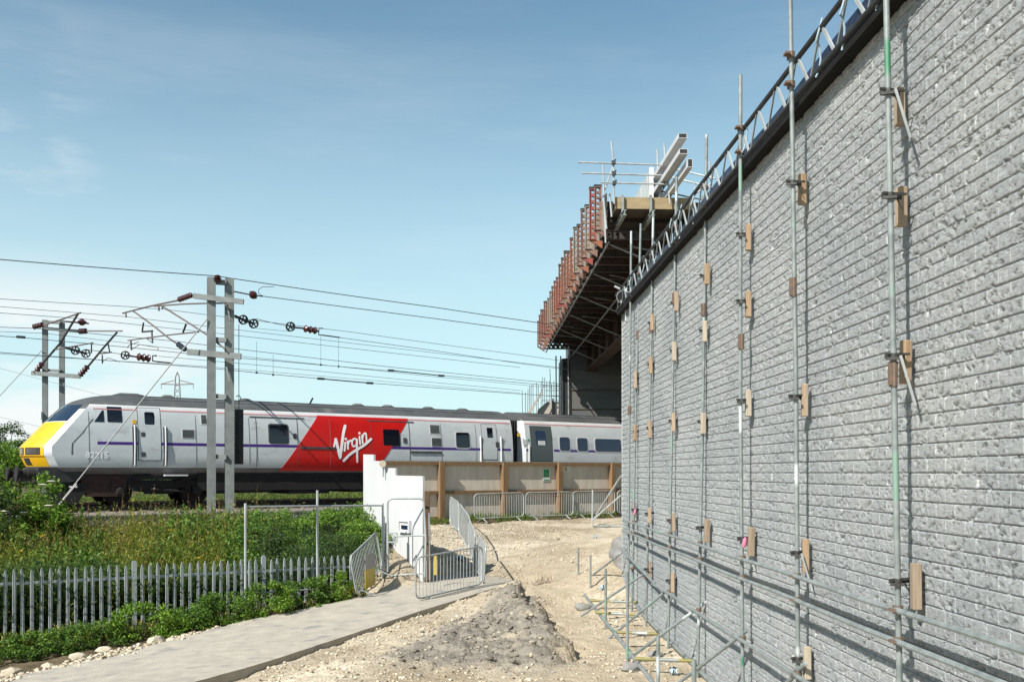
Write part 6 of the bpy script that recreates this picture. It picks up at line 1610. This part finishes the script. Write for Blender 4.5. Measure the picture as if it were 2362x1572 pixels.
# a few countable big stones by the path
BGp = 'large pale stones beside the path'
for i, (px, py, Y, r_, lab) in enumerate(((180,1545,17.6,.13,'pale angular stone on the soil left of the path, largest of its scatter'),(360,1504,18.6,.15,'wide pale stone against the brambles, upper of the path-edge stones'),(395,1508,18.6,.09,'smaller pale stone right beside the wide path-edge stone'),(240,1530,18.0,.12,'pale stone half way between the largest stone and the brambles'),(25,1562,16.6,.16,'flat pale stone nearest the lower left corner'),(110,1552,17.2,.10,'round pale stone right of the flat corner stone'))):
    c = P(px, py, Y); c.z = ground_z(c.x, c.y)+r_*.3; rg = np.random.default_rng(500+i)
    bm = bmesh.new(); bmesh.ops.create_icosphere(bm, subdivisions=2, radius=r_)
    for v in bm.verts: v.co = Vector((v.co.x*1.3, v.co.y, v.co.z*.65))*float(rg.uniform(.82,1.12))
    me = bpy.data.meshes.new('large_stone'); bm.to_mesh(me); bm.free(); me.materials.append(M['stone'])
    o = bpy.data.objects.new('large_stone', me); COL.objects.link(o); o.location = c; o.rotation_euler = (0,0,i*1.1); tag(o, lab, 'stone', BGp)
for i, (px, py, Y, r_, lab) in enumerate(((1457,1545,14.2,.13,'grey stone at the foot of a scaffold post near the bottom edge'),(1345,1384,20.8,.15,'grey lump of concrete left of the scaffold foot rail'),(1510,1180+270,15.6,.10,'small grey lump among the scaffold feet'))):
    c = P(px, py, Y); c.z = ground_z(c.x, c.y)+r_*.25; rg = np.random.default_rng(520+i); bm = bmesh.new(); bmesh.ops.create_icosphere(bm, subdivisions=2, radius=r_)
    for v in bm.verts: v.co = Vector((v.co.x*1.3, v.co.y, v.co.z*.7))*float(rg.uniform(.8,1.12))
    me = bpy.data.meshes.new('concrete_lump'); bm.to_mesh(me); bm.free(); me.materials.append(M['trough'])
    o = bpy.data.objects.new('concrete_lump', me); COL.objects.link(o); o.location = c; tag(o, lab, 'stone', 'grey lumps by the scaffold feet')
# smooth grey mortar heap at the wall's far foot
c = P(1431,1272,23.2); gz = ground_z(c.x-.1, c.y); bm = bmesh.new(); bmesh.ops.create_icosphere(bm, subdivisions=4, radius=1)
for v in bm.verts: v.co = Vector((v.co.x*.26, v.co.y*.7, v.co.z*.48))*(1+.08*math.sin(v.co.x*7+v.co.y*5)+.05*math.sin(v.co.z*11))
me = bpy.data.meshes.new('mortar_heap'); bm.to_mesh(me); bm.free(); me.materials.append(M['trough'])
for p in me.polygons: p.use_smooth = True
o = bpy.data.objects.new('mortar_heap', me); COL.objects.link(o); o.location = (c.x+.02, c.y, gz); tag(o, 'smooth grey mortar heap at the far foot of the block wall', 'heap')
for i, (px, py, Y, lab) in enumerate(((1063,1263,27,'pale blue plastic bag inside the barrier enclosure'),(1374,1240,29.5,'scrap of blue plastic on the sand near the mortar heap'),(1390,1352,21.8,'crumpled blue plastic behind the scaffold foot posts'),(1553,1543,14.0,'strip of blue plastic among the scaffold feet'))):
    c = P(px, py, Y); c.z = ground_z(c.x, c.y)+.03; mb = MB(); k = .26 if i == 0 else .10
    rows = [[c+Vector(((a-2)*k*.25, (b_-2)*k*.2, .04+.05*math.sin(a*2.1+b_*1.7+i))) for a in range(5)] for b_ in range(5)]
    mb.grid(rows); mb.grid([[p-Vector((0,0,.012)) for p in r[::-1]] for r in rows]); o = mb.build('plastic_scrap', M['blue_tag'], smooth=True); tag(o, lab, 'plastic scrap', 'scraps of blue plastic')
mb = MB()
for i in range(60):
    c = P(1250+random.gauss(0,14), 1345+random.gauss(0,6), 23.0); c.z = ground_z(c.x,c.y); mb.tube([c, c+Vector((random.uniform(-.12,.2), random.uniform(-.1,.1), random.uniform(.03,.2)))], .004, 3)
o = mb.build('dry_roots', M['timber_grey']); tag(o, 'tuft of dry brown roots on the sand beyond the clay bank', 'dry roots')

# ------------------------------------------------------------------ sky, sun, camera
PHI, EL = math.radians(SUN_PHI), math.radians(SUN_EL)
ld = Vector((math.cos(PHI)*math.cos(EL), math.sin(PHI)*math.cos(EL), -math.sin(EL)))
sl = bpy.data.lights.new('sun', 'SUN'); sl.energy = SUN_E; sl.angle = math.radians(.53); sl.color = (1.0,.955,.88)
so = bpy.data.objects.new('sun', sl); COL.objects.link(so); so.rotation_euler = ld.to_track_quat('-Z', 'Y').to_euler(); so.location = (0,0,50)
w = bpy.data.worlds.new('World'); scn.world = w; w.use_nodes = True; nt = w.node_tree; nt.nodes.clear(); L = nt.links.new
out = nt.nodes.new('ShaderNodeOutputWorld'); bg = nt.nodes.new('ShaderNodeBackground'); L(bg.outputs[0], out.inputs[0]); bg.inputs[1].default_value = SKY_S
sky = nt.nodes.new('ShaderNodeTexSky'); sky.sky_type = 'NISHITA'; sky.sun_disc = False; sky.sun_elevation = EL
td = -ld; sky.sun_rotation = math.atan2(td.x, td.y); sky.altitude = 50; sky.air_density = AIR; sky.dust_density = DUST; sky.ozone_density = OZ
tc = nt.nodes.new('ShaderNodeTexCoord')
hs = nt.nodes.new('ShaderNodeMixRGB'); hs.blend_type = 'MULTIPLY'; hs.inputs[0].default_value = 1; hs.inputs[2].default_value = c4(SKY_TINT); L(sky.outputs[0], hs.inputs[1])
sx = nt.nodes.new('ShaderNodeSeparateXYZ'); L(tc.outputs['Generated'], sx.inputs[0])
def rng_(src, a, b, c, d):
    m = nt.nodes.new('ShaderNodeMapRange'); m.inputs[1].default_value = a; m.inputs[2].default_value = b; m.inputs[3].default_value = c; m.inputs[4].default_value = d; m.interpolation_type = 'SMOOTHSTEP'; L(src, m.inputs[0]); return m.outputs[0]
def mth(op, a, b):
    m = nt.nodes.new('ShaderNodeMath'); m.operation = op
    for i, q in enumerate((a, b)):
        if isinstance(q, (int, float)): m.inputs[i].default_value = q
        else: L(q, m.inputs[i])
    return m.outputs[0]
hz = rng_(sx.outputs[2], .0, .48, .80, 0)
hm = nt.nodes.new('ShaderNodeMixRGB'); L(hz, hm.inputs[0]); L(hs.outputs[0], hm.inputs[1]); hm.inputs[2].default_value = c4(HAZE)
# low cumulus bank at left and thin streaks of cirrus
mp = nt.nodes.new('ShaderNodeMapping'); mp.inputs['Scale'].default_value = (1,1,3.2); L(tc.outputs['Generated'], mp.inputs[0])
n1 = nt.nodes.new('ShaderNodeTexNoise'); n1.inputs['Scale'].default_value = 4.6; n1.inputs['Detail'].default_value = 9; n1.inputs['Roughness'].default_value = .55; L(mp.outputs[0], n1.inputs['Vector'])
cl = mth('MULTIPLY', rng_(n1.outputs[0], .38, .58, 0, 1), mth('MULTIPLY', rng_(sx.outputs[2], .12, .215, 1, 0), rng_(sx.outputs[0], -.16, -.42, 0, 1)))
mp2 = nt.nodes.new('ShaderNodeMapping'); mp2.inputs['Rotation'].default_value = (0, math.radians(-32), 0); mp2.inputs['Scale'].default_value = (1.0,1.0,6.0); L(tc.outputs['Generated'], mp2.inputs[0])
n2 = nt.nodes.new('ShaderNodeTexNoise'); n2.inputs['Scale'].default_value = 3.0; n2.inputs['Detail'].default_value = 8; n2.inputs['Roughness'].default_value = .6; L(mp2.outputs[0], n2.inputs['Vector'])
ci = mth('MULTIPLY', rng_(n2.outputs[0], .34, .88, 0, 1), .14)
n3 = nt.nodes.new('ShaderNodeTexNoise'); n3.inputs['Scale'].default_value = 11; n3.inputs['Detail'].default_value = 9; n3.inputs['Roughness'].default_value = .6; L(mp.outputs[0], n3.inputs['Vector'])
pf_ = mth('MULTIPLY', mth('MULTIPLY', rng_(n3.outputs[0], .50, .74, 0, .22), rng_(sx.outputs[0], -.34, -.42, 0, 1)), mth('MULTIPLY', rng_(sx.outputs[2], .19, .24, 0, 1), rng_(sx.outputs[2], .36, .41, 1, 0)))
tot = mth('MINIMUM', mth('ADD', mth('ADD', mth('MULTIPLY', cl, .95), ci), pf_), .95)
mx = nt.nodes.new('ShaderNodeMixRGB'); L(tot, mx.inputs[0]); L(hm.outputs[0], mx.inputs[1]); mx.inputs[2].default_value = c4(CLOUD)
L(mx.outputs[0], bg.inputs[0])
cam = bpy.data.cameras.new('camera'); cam.sensor_width = 36; cam.lens = 36*F/2362.0; cam.shift_y = (HY-786.0)/2362.0; cam.clip_end = 12000; cam.clip_start = .05
co_ = bpy.data.objects.new('camera', cam); COL.objects.link(co_); co_.location = (0,0,CZ); co_.rotation_euler = (math.pi/2,0,0); scn.camera = co_
vs = scn.view_settings; vs.view_transform = 'Standard'; vs.look = 'None'; vs.exposure = EXPO; vs.gamma = 1; vs.use_curve_mapping = False
scn.cycles.max_bounces = 6; scn.cycles.diffuse_bounces = 2; scn.cycles.glossy_bounces = 3; scn.cycles.transmission_bounces = 4
